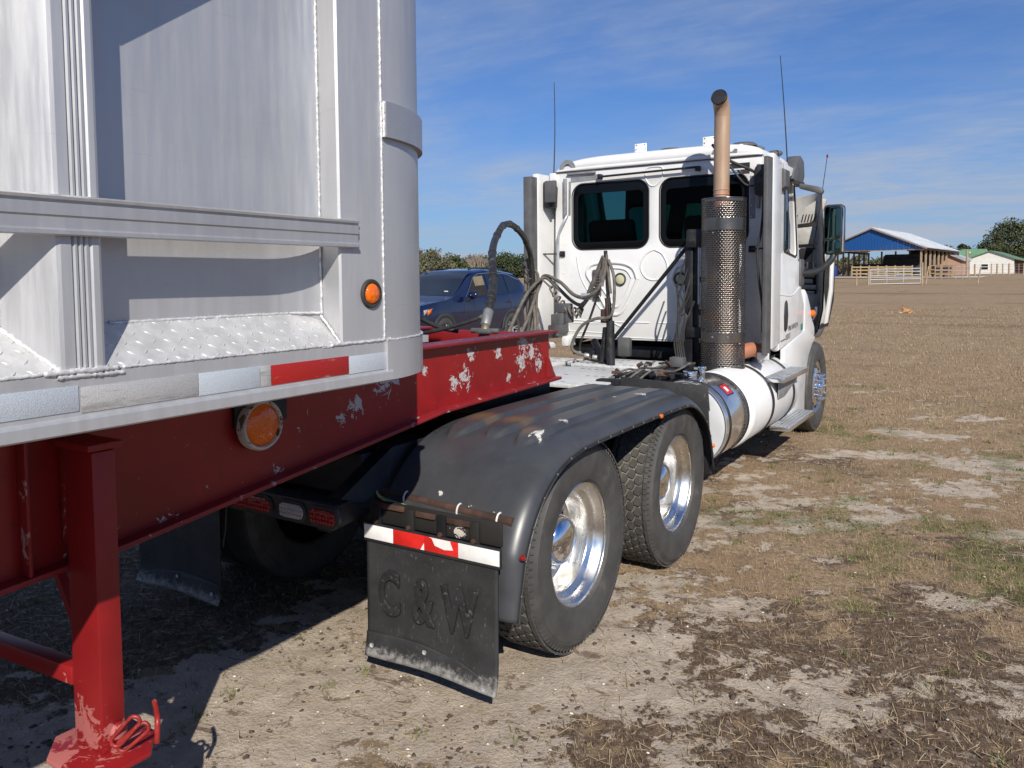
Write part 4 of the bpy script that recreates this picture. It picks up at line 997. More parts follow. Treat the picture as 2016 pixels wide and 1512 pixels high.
bead([(-.95, 1.19), (-.4, 1.19), (.2, 1.188), (.85, 1.19)], .006, False)
for i in range(5): MB().box(.0+.13*i, .004+.13*i, YR-.004, YR, 1.168, 1.225).build('wall_seam', m_primer, CW)
rv = MB()
for x in (CXC-HW+.10, CXC+HW-.10, CXC+HW-.045):
    for i in range(13): rv.sphere((x, YR-.001, 1.25+.125*i*.8), .0075, 8, 5, (1, .6, 1))
rv.build('wall_rivet', m_white, CW, smooth=60)['kind'] = 'stuff'
# work lamps and vent in the wall
for x in (-.387, .245):
    l_ = MB().lathe([(.047, 0), (.062, -.004), (.066, -.014), (.055, -.022), (.05, -.018)], 'y', (x, YR, 1.78), 24).build('work_lamp', m_rubber, CW, smooth=50)
    MB().lathe([(.0001, -.022), (.03, -.020), (.049, -.012)], 'y', (x, YR, 1.78), 24).build('lens', M('yellowed_lens', (.45, .45, .30), .2), l_, smooth=60)
vt = MB().prism(rrect(-.70, -.60, 1.56, 1.88, .02, 4), 'y', YR-.016, YR).build('wall_vent', m_greyplastic, CW, bevel=.003)
for i in range(9): MB().box(-.685, -.615, YR-.022, YR-.016, 1.59+.03*i, 1.603+.03*i).build('vent_slat', m_black, vt)
# side walls: right door with its window
xs = CXC+HW+.03
def fr_x(x): return frame((0, 1, 0), (0, 0, 1), (x, 0, 0))      # u = y, v = z
dwin = [(4.70, 2.08), (4.72, 2.055), (5.20, 2.01), (5.26, 2.03), (5.27, 2.08), (5.10, 2.76), (5.07, 2.80), (5.02, 2.81), (4.74, 2.74), (4.71, 2.71)]
side = [(YR+.05, ZF+.01), (4.50, ZF-.10), (5.10, ZF-.03), (5.66, ZF+.045), (5.66, 1.56), (5.48, 1.66), (5.40, 2.02), (5.12, ZSM), (YR+.05, ZSM)]
SWR = panel('cab_side_wall', side, [dwin], .05, fr_x(xs-.025), m_white, TK, .012)
SWL = panel('cab_side_wall', side, [dwin], .05, fr_x(CXC-HW-.005), m_white, TK, .012)
DG = panel('door_window', [(lerp(4.98, y, .995), lerp(2.4, z, .995)) for y, z in dwin], [], .006, fr_x(xs-.024), m_sglass, TK, .001)
panel('window_frame', [(4.685, 2.06), (4.71, 2.035), (5.21, 1.99), (5.275, 2.015), (5.285, 2.08), (5.115, 2.765), (5.08, 2.815), (5.02, 2.825), (4.735, 2.755), (4.69, 2.72)], [dwin], .012, fr_x(xs+.002), m_black, DG, .002)
panel('door_window', [(lerp(4.98, y, .995), lerp(2.4, z, .995)) for y, z in dwin], [], .006, fr_x(CXC-HW-.006), m_glass, TK, .001)
DR = panel('door', [(4.50, 1.075), (5.10, 1.145), (5.60, 1.215), (5.62, 1.50), (5.48, 1.60), (5.44, 1.95), (5.27, 1.96), (4.66, 2.02), (4.50, 2.02)], [], .012, fr_x(xs+.006), m_white, TK, .005)
bead_path = smoothpath([(xs+.010, 4.50, 1.62), (xs+.010, 5.0, 1.60), (xs+.010, 5.3, 1.66), (xs+.010, 5.46, 1.72)], 6)
MB().tube(bead_path, .008, 6).build('door_crease', m_white, DR, smooth=70)
MB().prism([(4.70, 1.27), (4.74, 1.245), (4.80, 1.27), (4.83, 1.40), (4.80, 1.53), (4.76, 1.56), (4.71, 1.53), (4.69, 1.40)], 'x', xs+.012, xs+.026).build('door_handle', m_black, DR, bevel=.006)
sd_ = frame((0, 1, 0), (0, 0, 1), (xs+.0135, 5.09, 1.272))
text('door_lettering', 'VIN# 5AWX5714', .075, .0006, frame((0, 1, 0.05), (0, 0, 1), (xs+.0135, 5.10, 1.276)), m_ink, DR, 0, .80)
text('door_lettering', 'USDOT', .080, .0006, frame((0, 1, 0.06), (0, 0, 1), (xs+.0135, 4.88, 1.185)), m_ink, DR, 0, .8)
MB().prism([(4.57, 1.150), (4.76, 1.163), (4.76, 1.176), (4.57, 1.163)], 'x', xs+.0125, xs+.014).build('door_sticker', m_ink, DR)
MB().prism([(5.46, 1.215), (5.56, 1.222), (5.56, 1.29), (5.46, 1.283)], 'x', xs+.0125, xs+.014).build('door_sticker', m_teal, DR)
# front wall with windscreen, floor, interior
panel('cab_front_wall', [(CXC-HW+.02, ZF), (CXC+HW-.02, ZF), (CXC+HW-.05, 2.0), (CXC+HW-.16, ZSM), (CXC-HW+.16, ZSM), (CXC-HW+.05, 2.0)], [rrect(CXC-.93, CXC+.93, 1.98, 2.70, .08, 5)], .04,
      Matrix.Translation((0, 0, 0)) @ frame((1, 0, 0), (0, -.22, 1), (0, 6.02, 0)), m_int, TK, .004)
panel('windscreen', rrect(CXC-.94, CXC+.94, 1.97, 2.71, .08, 5), [], .006, frame((1, 0, 0), (0, -.22, 1), (0, 6.02, 0)), m_glass, TK, .001)
for x in (CXC+.22, CXC-.24): MB().bar((x-.10*(1 if x < 0 else -1), 5.60, 1.98), (x+.06*(1 if x < 0 else -1), 5.44, 2.72), .16, .03).build('screen_pillar', m_int, TK)
MB().box(CXC-HW+.06, CXC+HW-.06, YR+.05, 5.60, ZF, ZF+.04).build('cab_floor', m_int, TK)
MB().box(CXC-HW+.06, CXC+HW-.06, 5.2, 5.6, 1.3, 2.0).build('dashboard', m_int, TK, bevel=.05)
MB().box(CXC-HW+.06, CXC+HW-.06, YR+.055, 5.3, ZSM-.06, ZSM-.02).build('headliner', m_int, TK)
for x in (-.60, .45):
    s_ = MB().box(x-.26, x+.26, 4.35, 4.85, 1.55, 1.72).build('cab_seat', m_int, TK, bevel=.05)
    MB().bar((x, 4.40, 1.70), (x, 4.22, 2.40), .50, .13, (0, 1, 0)).build('seat_back', m_int, s_, bevel=.05)
MB().tube([(-.60+.22*math.cos(rad(a)), 5.02-.10*math.sin(rad(a)), 2.02+.19*math.sin(rad(a))) for a in range(0, 360, 15)], .016, 8, False, True).build('steering_wheel', m_int, TK, smooth=60)
# roof with rolled edges
def roofpt(u, v):
    # u across (-1..1), v front to back
    a = (u*2-1)
    prof = 1-abs(a)**5
    y = lerp(YR-.012, 5.55, v)
    zt = ZR+.05*math.sin(min(1, v*1.3)*PI/2)*.6-.20*max(0, v-.72)**1.5*3
    edge = min(1, (v)/.06); edge = math.sqrt(max(0, 1-(1-edge)**2))
    z = ZSM+(zt-ZSM)*(max(0, prof)**.45)*lerp(.25, 1, edge)
    w_ = HW-.002-.10*max(0, v-.6)
    return (CXC+a*w_, y, z)
RF = MB().grid(roofpt, 60, 40)
n0 = len(RF.v)
RF.build('cab_roof', m_white, TK, smooth=60, solid=.01)
MB().grid(lambda u, v: (CXC+(u*2-1)*(HW-.002), YR-.012, lerp(ZSM, roofpt(u, 0)[2], v)), 60, 2).build('roof_rear_edge', m_white, TK, smooth=60, solid=.006)
MB().tube([(CXC-HW, YR-.012, ZSM-.002), (CXC+HW, YR-.012, ZSM-.002)], .005, 6).build('roof_seam', m_rubber, TK)
# old lettering and tape marks left on the paint
def mark(name, pts, y, mt, parent, d=.0025):
    MB().prism(pts, 'y', y-d, y).build(name, mt, parent)
arcp = [(-.985+.095*math.cos(rad(a)), 2.925+.10*math.sin(rad(a))) for a in range(180, -1, -15)]
arcq = [(-.985+.045*math.cos(rad(a)), 2.925+.058*math.sin(rad(a))) for a in range(0, 181, 15)]
mark('paint_patch', arcp+arcq, YR-.013, m_primer, CW)
mark('paint_patch', [(.585+.035*math.cos(rad(a)), 2.95+.05*math.sin(rad(a))) for a in range(0, 360, 24)], YR-.013, m_primer, CW)
mark('paint_patch', [(.70, 2.925), (.78, 2.93), (.79, 2.975), (.76, 2.98), (.74, 2.955), (.71, 2.95)], YR-.013, m_primer, CW)
mark('tape_strip', [(-.95, 2.79), (-.62, 2.80), (-.62, 2.855), (-.95, 2.84)], YR-.001, m_tapegrey, CW, .003)
mark('tape_strip', [(-.975, 2.80), (-.95, 2.80), (-.955, 2.45), (-.98, 2.45)], YR-.001, m_tapegrey, CW, .003)
mark('tape_strip', [(.905, 2.33), (.955, 2.33), (.955, 2.72), (.905, 2.72)], YR-.001, m_tapegrey, CW, .003)
mark('tape_strip', [(.66, 2.80), (.90, 2.80), (.90, 2.845), (.66, 2.845)], YR-.001, m_black, CW, .003)
mark('tape_strip', [(.66, 2.745), (.90, 2.745), (.90, 2.785), (.66, 2.785)], YR-.001, m_chrome, CW, .003)
MB().box(-.66, -.985, YR-.03, YR-.004, 2.865, 2.885).build('bracket_strip', m_tapegrey, CW, bevel=.003)
for (x, z0, z1, s) in ((-1.01, 2.44, 2.83, -1), (.985, 2.42, 2.82, 1)):
    MB().box(x-.016, x+.016, YR-.035, YR-.004, z0, z1).build('bracket_strip', m_tapegrey, CW, bevel=.004)
# wiper-like rail over the windows
MB().cyl((-.60, YR-.05, 2.818), (.42, YR-.05, 2.835), .011, 8).build('curtain_rail', m_blacksteel, TK)
for x in (-.60, .42): MB().box(x-.02, x+.02, YR-.06, YR-.004, 2.80, 2.845).build('rail_bracket', m_blacksteel, TK, bevel=.004)
# grab rail on the left
MB().tube(smoothpath([(-.985, YR-.02, 2.45), (-1.0, YR-.05, 2.40), (-1.06, YR-.06, 2.27), (-1.075, YR-.06, 2.10), (-1.075, YR-.06, 1.60), (-1.075, YR-.05, 1.30), (-1.075, YR-.01, 1.22)], 6), .014, 8).build('grab_rail', m_galv, TK, smooth=60)
# side extenders with rubber trailing edge
for s in (1, -1):
    X = lambda x: CXC+s*(x-CXC)
    E_ = MB().prism([(X(1.045), 4.46), (X(1.10), 3.86), (X(1.10), 3.78), (X(1.165), 3.78), (X(1.168), 3.86), (X(1.08), 4.46)], 'z', 1.15, 2.88).build('side_extender', m_white, TK, bevel=.006)
    MB().prism([(X(1.108), 3.778), (X(1.112), 3.66), (X(1.150 if s > 0 else 1.205), 3.655), (X(1.163 if s > 0 else 1.215), 3.778)], 'z', 1.10, 2.84).build('extender_rubber', m_greyplastic, E_, bevel=.006)
    MB().prism([(X(1.0), 3.97), (X(1.10), 3.97), (X(1.17), 3.70), (X(1.05), 3.74)], 'z', 1.055, 1.12).build('extender_foot', m_white, E_, bevel=.01)
    for z in (2.05,):
        MB().bar((X(.93), YR-.02, z), (X(1.11), YR-.12, z), .02, .015).build('extender_stay', m_blacksteel, E_)
        MB().box(*sorted((X(.90), X(.96))), YR-.02, YR, z-.03, z+.03).build('stay_bracket', m_blacksteel, E_, bevel=.004)
    MB().prism([(X(.98), 2.53), (X(1.09), 2.53), (X(1.09), 2.80), (X(1.0), 2.80), (X(.97), 2.74)], 'y', 3.86, 3.98).build('mount_box', m_black, E_, bevel=.012)
MB().box(-1.155, -1.03, 3.80, 3.84, 2.58, 2.80).build('mount_plate', m_greyplastic, TK, bevel=.006)
MB().box(-1.10, -.97, 3.82, 3.98, 1.22, 1.42).build('junction_box', m_greyplastic, TK, bevel=.01)
MB().box(-1.02, -.94, 3.90, 4.1, 1.08, 1.19).build('cab_mount', m_white, TK, bevel=.02)
MB().box(.8, .92, 3.96, 4.3, 1.02, 1.16).build('cab_mount', m_blacksteel, TK, bevel=.02)
MB().box(-.30, -.17, 3.72, 3.80, 1.02, 1.21).build('air_dryer', m_greyplastic, TK, bevel=.02)
MB().box(-1.0, .9, 4.12, 5.6, .98, 1.10).build('cab_subframe', m_blacksteel, TK, bevel=.01)
# cable from roof to the extender box
MB().tube(smoothpath([(.58, YR-.10, 3.02), (.66, YR-.14, 2.93), (.76, YR-.12, 2.85), (.90, YR-.10, 2.78), (1.04, 3.86, 2.70)], 7), .014, 8).build('roof_cable', m_rubber, TK, smooth=60)
MB().tube(smoothpath([(.60, YR-.10, 2.96), (.74, YR-.12, 2.82), (.86, YR-.10, 2.66), (.93, YR-.10, 2.62), (1.03, 3.86, 2.62)], 7), .010, 8).build('roof_cable', m_rubber, TK, smooth=60)
MB().tube(smoothpath([(1.10, 3.74, 2.52), (1.085, 3.74, 2.30), (1.075, 3.72, 2.15), (1.05, 3.72, 2.02), (1.06, 3.73, 1.80), (1.10, 3.73, 1.50), (1.10, 3.73, 1.30)], 8), .011, 8).build('extender_cable', m_rubber, TK, smooth=60)
# roof fittings
def roofz(x, y): return roofpt(((x-CXC)/(HW-.002)+1)/2, (y-YR)/(5.55-YR))[2]
for x in (-.30, .42):
    z = roofz(x, 4.3)
    br = MB().box(x-.065, x+.065, 4.30, 4.306, z-.01, z+.115).build('roof_bracket', m_tail, TK, bevel=.002)
    for (dx, dz) in ((-.045, .10), (.045, .10), (-.045, .01), (.045, .01), (-.05, .055), (.05, .055)):
        MB().cyl((x+dx, 4.297, z+dz), (x+dx, 4.2995, z+dz), .006, 8).build('bracket_hole', m_black, br)
    MB().bar((x+.05, 4.31, z+.02), (x+.24, 4.40, z-.012), .012, .012).build('bracket_stay', m_galv, br)
for x in (-.05, .70):
    z = roofz(x, 4.5)
    B_ = MB().lathe([(.13, 0), (.13, .016), (.10, .035), (.0001, .04)], 'z', (x, 4.5, z+.02), 24).build('roof_antenna_disc', m_greyplastic, TK, smooth=40)
    MB().lathe([(.06, -.02), (.055, .018)], 'z', (x, 4.42, z+.01), 16).build('disc_base', m_tail, B_, smooth=40)
for (x, y) in ((.80, 4.6), (.95, 4.7)):
    z = roofz(x, y); MB().sphere((x, y, z+.01), .05, 12, 8, (1.6, 1, .7)).build('marker_lamp', m_greyplastic, TK, smooth=60)
def whip(a, b_, r0, r1, tipm=None):
    n = 12; A = Vector(a); B = Vector(b_)
    t_ = MB().tube([A.lerp(B, i/n)+Vector((0, .02*math.sin(i/n*PI), 0)) for i in range(n+1)], [lerp(r0, r1, i/n) for i in range(n+1)], 6).build('whip_antenna', m_black, TK, smooth=60)
    if tipm: MB().sphere(b_, .011, 8, 6, (1, 1, 2)).build('antenna_tip', tipm, t_, smooth=60)
    return t_
whip((-1.155, 4.0, 2.88), (-1.146, 4.0, 3.845), .007, .0035); MB().box(-1.19, -1.12, 3.97, 4.05, 2.80, 2.90).build('antenna_mount', m_white, TK, bevel=.006)
whip((1.10, 4.58, 2.90), (1.075, 4.35, 3.86), .007, .0035); MB().prism([(1.055, 2.62), (1.11, 2.66), (1.11, 2.82), (1.055, 2.84)], 'y', 4.48, 4.66).build('antenna_mount', m_greyplastic, TK, bevel=.01)
# ---- stack, heat shield, bracket post
SXC, SYC = .790, 3.58
PIP = [(.766, SYC, 2.36), (.768, SYC, 2.9), (.770, SYC, 3.15), (.771, SYC-.010, 3.23), (.772, SYC-.040, 3.295), (.774, SYC-.085, 3.335), (.775, SYC-.125, 3.350)]
pp = smoothpath(PIP, 7)
pm_ = MB().tube(pp, .069, 28, False).tube(pp, .064, 28, False)
E_ = pp[-1]
SP = pm_.build('exhaust_pipe', m_pipe, TK, smooth=60)
MB().tube(pp[-8:], .0635, 28, True).build('pipe_bore', m_blacksteel, SP, smooth=60)
MB().tube(pp[-5:], .0700, 28, False).build('pipe_lip', m_blacksteel, SP, smooth=60)
for z in (2.52, 2.56): MB().lathe([(.0695, -.006), (.073, 0), (.0695, .006)], 'z', (.767, SYC, z), 28).build('pipe_clamp', m_pipe, SP, smooth=60)
MF_ = MB().lathe([(.05, 1.0), (.135, 1.04), (.140, 2.36), (.066, 2.43)], 'z', (SXC, SYC, 0), 32).build('muffler', m_rustbrown, TK, smooth=40)
MB().tube(smoothpath([(SXC+.02, SYC, 1.13), (SXC+.12, SYC+.08, 1.12), (SXC+.20, SYC+.20, 1.14), (SXC+.22, SYC+.35, 1.12)], 6), .066, 18).build('exhaust_elbow', m_pipe, MF_, smooth=60)
# slotted shield: every slot is a real opening
def shield():
    r = .192; z0, z1 = .985, 2.482; vs = []; fs = []; nrow = 84; ncol = 112
    a0, a1 = rad(-215), rad(35)
    bands = ((0, .014), (.152, .215), (.815-.0, .885), (.985, 1.0))
    # rows alternate: solid strip, slot strip
    zs = [lerp(z0, z1, i/(2*nrow)) for i in range(2*nrow+1)]
    for z in zs:
        for k in range(ncol+1):
            a = lerp(a0, a1, k/ncol); vs.append((SXC+r*math.cos(a), SYC+r*math.sin(a), z))
    for i in range(2*nrow):
        t = 1-(i+.5)/(2*nrow)
        solid_band = any(l <= 1-t <= h for l, h in bands)
        for k in range(ncol):
            kk = (k+(2 if (i//2) % 2 else 0)) % 4
            slot = (i % 2 == 1) and kk in (0, 1, 2) and not solid_band and 3 < k < ncol-4
            if not slot: fs.append((i*(ncol+1)+k, i*(ncol+1)+k+1, (i+1)*(ncol+1)+k+1, (i+1)*(ncol+1)+k))
    return MB().add(vs, fs)
HS = shield().build('heat_shield', m_shield, TK, smooth=50, solid=.0025)
for z in (.988, 2.480): MB().tube([(SXC+0.192*math.cos(rad(a)), SYC+0.192*math.sin(rad(a)), z) for a in range(-215, 36, 10)], .005, 6).build('shield_rim', m_shield, HS, smooth=60)
for z in (1.27, 2.18):
    for a in (-100, -60):
        MB().lathe([(.009, 0), (.007, .005), (.0001, .006)], 'z', (0, 0, 0), 8)
        c = Vector((SXC+0.194*math.cos(rad(a)), SYC+0.194*math.sin(rad(a)), z)); MB().sphere(c, .009, 8, 6).build('shield_bolt', m_chrome, HS, smooth=60)
MB().box(.42, .495, 3.62, 3.70, .95, 2.10).build('stack_post', m_blacksteel, TK, bevel=.008)
MB().box(.495, .545, 3.64, 3.68, .95, 2.15).build('stack_post', m_blacksteel, TK, bevel=.005)
MB().box(.44, .62, 3.58, 3.72, 2.06, 2.23).build('stack_bracket', m_blacksteel, TK, bevel=.02)
MB().box(.44, .62, 3.60, 3.66, 1.24, 1.34).build('stack_bracket', m_blacksteel, TK, bevel=.012)
MB().box(.40, .62, 3.56, 3.74, .93, .99).build('stack_bracket', m_blacksteel, TK, bevel=.012)
MB().cyl((.56, 3.60, 1.55), (.56, 3.60, 2.08), .010, 8).build('stack_rod', m_galv, TK)
for z in (1.45, 1.75): MB().box(.54, .61, 3.60, 3.68, z, z+.05).build('stack_bracket', m_blacksteel, TK, bevel=.008)
MB().cyl((.46, 3.72, 2.14), (-.40, 3.84, 1.18), .019, 10).build('stack_brace', m_blacksteel, TK, smooth=50)
for i in range(5):
    r_ = random.Random(40+i); x = .41+.02*i
    MB().tube(smoothpath([(x+.05, 3.54, 1.98-.1*i), (x-.02+r_.uniform(-.03, .03), 3.52, 1.70-.08*i), (x+r_.uniform(-.05, .02), 3.52, 1.45), (x-.04, 3.5, 1.22), (x, 3.48, 1.0)], 7), .008+.003*r_.random(), 6).build('stack_hose', m_rubber, TK, smooth=60)
MB().tube(smoothpath([(.44, 3.45, 1.02), (.43, 3.52, 1.2), (.44, 3.6, 1.42), (.40, 3.75, 1.6), (.47, 3.85, 1.72)], 7), .006, 6).build('wire', m_black, TK, smooth=60)
# ---- mirrors, visor, cowl
HM = MB().prism(rrect(1.215, 1.425, 2.03, 2.575, .045, 6), 'y', 5.80, 5.90).build('door_mirror', m_black, TK, bevel=.02)
panel('mirror_glass', rrect(1.235, 1.395, 2.20, 2.555, .035, 5), [], .006, fr_y(5.796), m_mirror, HM, .001)
panel('mirror_glass', rrect(1.235, 1.395, 2.045, 2.185, .03, 5), [], .006, fr_y(5.796), m_mirror, HM, .001)
MB().prism(rrect(1.408, 1.424, 2.06, 2.54, .006, 3), 'y', 5.792, 5.90).build('mirror_rim', m_chrome, HM, bevel=.002)
MB().tube(smoothpath([(xs, 5.42, 1.83), (1.14, 5.52, 1.83), (1.23, 5.66, 1.88), (1.30, 5.80, 1.97), (1.32, 5.85, 2.05)], 6), [.055, .05, .05, .048, .045, .045]*4+[.045], 12).build('mirror_arm', m_greyplastic, HM, smooth=60) if False else None
pth = smoothpath([(xs, 5.42, 1.83), (1.14, 5.52, 1.83), (1.23, 5.66, 1.88), (1.30, 5.80, 1.97), (1.32, 5.85, 2.05)], 6)
MB().tube(pth, [.034]*len(pth), 12).build('mirror_arm', m_black, HM, smooth=60)
MB().box(xs-.005, xs+.035, 5.34, 5.50, 1.70, 1.98).build('mirror_base', m_greyplastic, HM, bevel=.015)
# small folded mirror up at the door top, visor
DM = MB().prism([(0, 0), (.20, -.05), (.235, -.085), (.215, -.125), (.16, -.105), (-.01, -.05)], 'y', -.04, .04)
DM.v = [(v[0]+1.12, v[1]+5.06, v[2]+2.74) for v in DM.v]
DM.build('down_view_mirror', m_greyplastic, TK, bevel=.015)
MB().bar((1.06, 5.05, 2.76), (1.16, 5.06, 2.73), .03, .03).build('mirror_stalk', m_black, TK)
MB().prism([(4.95, 2.78), (5.42, 2.74), (5.50, 2.86), (5.46, 3.02), (5.30, 3.06), (5.15, 2.98)], 'x', .94, 1.075).build('sun_visor', m_greyplastic, TK, bevel=.02)
MB().box(-1.1, .94, 5.38, 5.50, 2.86, 2.98).build('sun_visor', m_greyplastic, TK, bevel=.02)
CW2 = MB().prism([(5.665, 1.12), (6.22, 1.10), (6.20, 1.22), (6.05, 1.34), (5.95, 1.47), (5.80, 1.60), (5.665, 1.66)], 'x', .94, xs+.012).build('cowl', m_white, TK, bevel=.02)
MB().sphere((xs+.02, 6.03, 1.375), .05, 14, 9, (.7, 1.1, .85)).build('turn_lamp', m_amber, CW2, smooth=60)
MB().tube([(xs+.01, 6.05, 1.30), (xs+.01, 6.25, 1.36), (xs, 6.32, 1.43)], .018, 8).build('hood_latch', m_greyplastic, CW2, smooth=60)
MB().prism([(4.66, 1.075), (5.10, 1.135), (5.66, 1.21), (6.21, 1.095), (6.02, 1.02), (5.83, .90), (5.70, .72), (5.66, .50), (5.66, .30), (4.95, .30), (4.70, .60)], 'x', 1.035, 1.075).build('chassis_fairing', m_white, TK, bevel=.012)
MB().prism([(5.70, .35), (5.76, .62), (5.90, .84), (6.20, .98), (6.55, .96), (6.55, .99), (6.20, 1.03), (5.87, .89), (5.72, .65), (5.66, .35)], 'x', .70, 1.03).build('wheel_arch', m_black, TK)
MB().box(-.5, .5, 5.7, 7.0, .75, 1.55).build('engine_block', m_blacksteel, TK, bevel=.05)
MB().box(-1.1, 1.0, 6.95, 7.15, .35, .75).build('front_bumper', m_white, TK, bevel=.04)
# ---- hood tilted forward: inside of the shell towards us
HD = MB()
def hoodpt(u, v):
    a = 2*u-1; z = lerp(.95, 2.74, v)
    w_ = np.interp(z, [.95, 1.15, 1.4, 1.9, 2.3, 2.74], [.95, 1.10, 1.15, 1.17, 1.15, 1.05])
    y = 7.15-.05*(z-.95)-.55*abs(a)**11*(1 if z < 2.2 else max(0.25, 1-(z-2.2)*1.3))+.02*math.cos(a*3)
    zz = z+(-.22*(1-abs(a)**1.5)*0+.10*abs(a)**2 if v > .95 else 0)
    return (CXC+a*w_, y, zz)
HO = HD.grid(hoodpt, 48, 40).build('hood', m_white, TK, smooth=60, solid=0)
MB().grid(lambda u, v: (lambda q: (CXC+(q[0]-CXC)*.985, q[1]-.02, q[2]*.998))(hoodpt(u, v)), 48, 40).build('hood_inner_shell', m_liner, HO, smooth=60)
def inset(name, pts, y0, y1, mt, bev=.01): return MB().prism(pts, 'y', y0-.03, y1-.03).build(name, mt, HO, bevel=bev)
inset('hood_liner', [(.50, 2.42), (.86, 2.46), (1.00, 2.60), (1.04, 2.74), (.96, 2.755), (.80, 2.66), (.50, 2.60)], 6.94, 7.0, m_liner)
inset('hood_liner', [(.50, 2.18), (.96, 2.20), (.97, 2.36), (.88, 2.41), (.50, 2.38)], 6.93, 6.98, m_liner)
for i in range(12):
    x = .50+.036*i
    if i == 6: continue
    inset('louvre_slot', [(x, 2.475), (x+.008, 2.475), (x+.028, 2.565), (x+.020, 2.565)], 6.925, 6.94, m_black, .001)
inset('hood_panel', [(.50, 1.95), (1.02, 1.95), (1.06, 2.18), (.50, 2.165)], 6.98, 7.0, m_liner)
inset('hood_recess', [(.60, 2.0), (.80, 2.0), (.92, 2.15), (.74, 2.15)], 6.96, 6.975, m_int)
MB().lathe([(.05, 0), (.062, -.02), (.05, -.04), (.0001, -.03)], 'y', (1.0, 6.94, 2.44), 18).build('hood_bumper', m_black, HO, smooth=60)
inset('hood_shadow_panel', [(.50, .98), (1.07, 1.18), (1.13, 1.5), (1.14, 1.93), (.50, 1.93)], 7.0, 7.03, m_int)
for i in range(6):
    z = 1.90-.075*i
    MB().cyl((.60, 6.93-.01*(i % 2), z), (.93-.02*(i % 3), 6.93, z-.015), .030, 10).build('duct_rib', m_liner, HO, smooth=50)
MB().grid(lambda u, v: (.66+.36*u, 6.90-.10*math.sin(u*PI)*math.sin(v*PI)**.5, 1.18+.40*v-.10*(u-.5)**2), 16, 12).build('wheel_well', m_liner, HO, smooth=70, solid=.01)
MB().prism([(.93, 1.10), (1.02, 1.16), (1.06, 1.36), (1.03, 1.60), (.96, 1.62), (.94, 1.4)], 'y', 6.86, 6.93).build('lamp_housing', m_liner, HO, bevel=.02)
for i in range(3): MB().cyl((.99+.004*i, 6.852, 1.46-.06*i), (.99+.004*i, 6.862, 1.46-.06*i), .012, 8).build('liner_hole', m_black, HO)
MB().tube(smoothpath([(.72, 6.90, 1.95), (.73, 6.85, 1.6), (.70, 6.82, 1.42), (.62, 6.8, 1.30)], 6), .008, 6).build('hood_cable', m_black, HO, smooth=60)
inset('hood_edge', [(1.085, 1.22), (1.125, 1.235), (1.175, 1.62), (1.185, 2.1), (1.15, 2.1), (1.14, 1.66)], 6.62, 6.72, m_white, .01)
inset('hood_lower', [(.80, .98), (1.02, 1.06), (1.10, 1.23), (1.05, 1.23), (.95, 1.10), (.80, 1.05)], 6.70, 6.80, m_greyplastic, .01)
whip((1.03, 6.1, 1.95), (1.215, 5.95, 3.12), .006, .0035, m_redlens)
MB().box(.99, 1.06, 6.06, 6.14, 1.88, 1.96).build('antenna_mount', m_greyplastic, TK, bevel=.008)
# ---- pogo stick with air lines
PG = MB().cyl((.015, 2.90, 1.03), (.008, 2.90, 1.42), .036, 14).cyl((.008, 2.90, 1.42), (-.012, 2.90, 1.62), .022, 10).cyl((-.012, 2.90, 1.62), (-.038, 2.90, 2.03), .017, 10).build('hose_post', m_blacksteel, TK, smooth=50)
MB().cyl((-.012, 2.899, 1.45), (-.02, 2.899, 1.62), .024, 10).build('post_collar', m_rust, PG, smooth=50)
MB().bar((-.10, 2.98, 1.05), (-.04, 2.93, 1.36), .06, .05).build('post_brace', m_blacksteel, PG, bevel=.01)
MB().cyl((-.06, 2.92, 1.40), (-.06, 2.92, 1.52), .032, 10).build('post_spring', m_rust, PG, smooth=50)
def post_arm(a, b, r): MB().cyl(a, b, r, 8).build('hose_spring', m_dustyhose, PG, smooth=50)
post_arm((-.05, 2.89, 1.98), (-.23, 2.96, 1.66), .022); post_arm((-.04, 2.88, 1.97), (-.06, 2.87, 1.72), .018); post_arm((-.03, 2.90, 2.0), (.02, 2.88, 1.66), .014)
MB().box(-.30, -.21, 2.94, 3.0, 1.60, 1.66).build('hose_clamp', m_galv, PG, bevel=.006)
MB().cyl((-.34, 3.3, 1.20), (-.06, 2.96, 1.02), .034, 10).build('deck_damper', m_blacksteel, TK, smooth=50)
MB().sphere((-.28, 3.2, 1.10), .055, 12, 8).build('damper_eye', m_blacksteel, TK, smooth=60)
def hose(name, pts, r, mt, n=9, parent=TK): return MB().tube(smoothpath(pts, n), r, 10).build(name, mt, parent, smooth=70)
hose('air_hose', [(.0, 2.88, 1.95), (.06, 2.86, 1.80), (.07, 2.84, 1.58), (.03, 2.84, 1.46), (-.10, 2.84, 1.44), (-.24, 2.86, 1.38), (-.34, 2.88, 1.25), (-.36, 2.90, 1.15), (-.26, 2.95, 1.10)], .014, m_dustyhose)
hose('air_hose', [(-.03, 2.88, 1.88), (-.10, 2.90, 1.68), (-.22, 2.95, 1.42), (-.33, 3.0, 1.22), (-.34, 3.0, 1.12)], .011, m_hose)
hose('air_hose', [(-.02, 2.88, 1.96), (-.06, 2.87, 1.75), (-.20, 2.9, 1.63), (-.42, 3.05, 1.64), (-.68, 3.25, 1.76), (-.93, 3.4, 1.82), (-1.0, 3.42, 1.72), (-1.08, 3.36, 1.45), (-1.14, 3.25, 1.2)], .017, m_dustyhose)
hose('air_hose', [(-.23, 2.95, 1.62), (-.36, 3.05, 1.55), (-.55, 3.2, 1.60), (-.75, 3.3, 1.72), (-.93, 3.38, 1.80), (-1.06, 3.3, 1.66), (-1.15, 3.2, 1.42), (-1.18, 3.1, 1.24)], .017, m_dustyhose)
hl = []
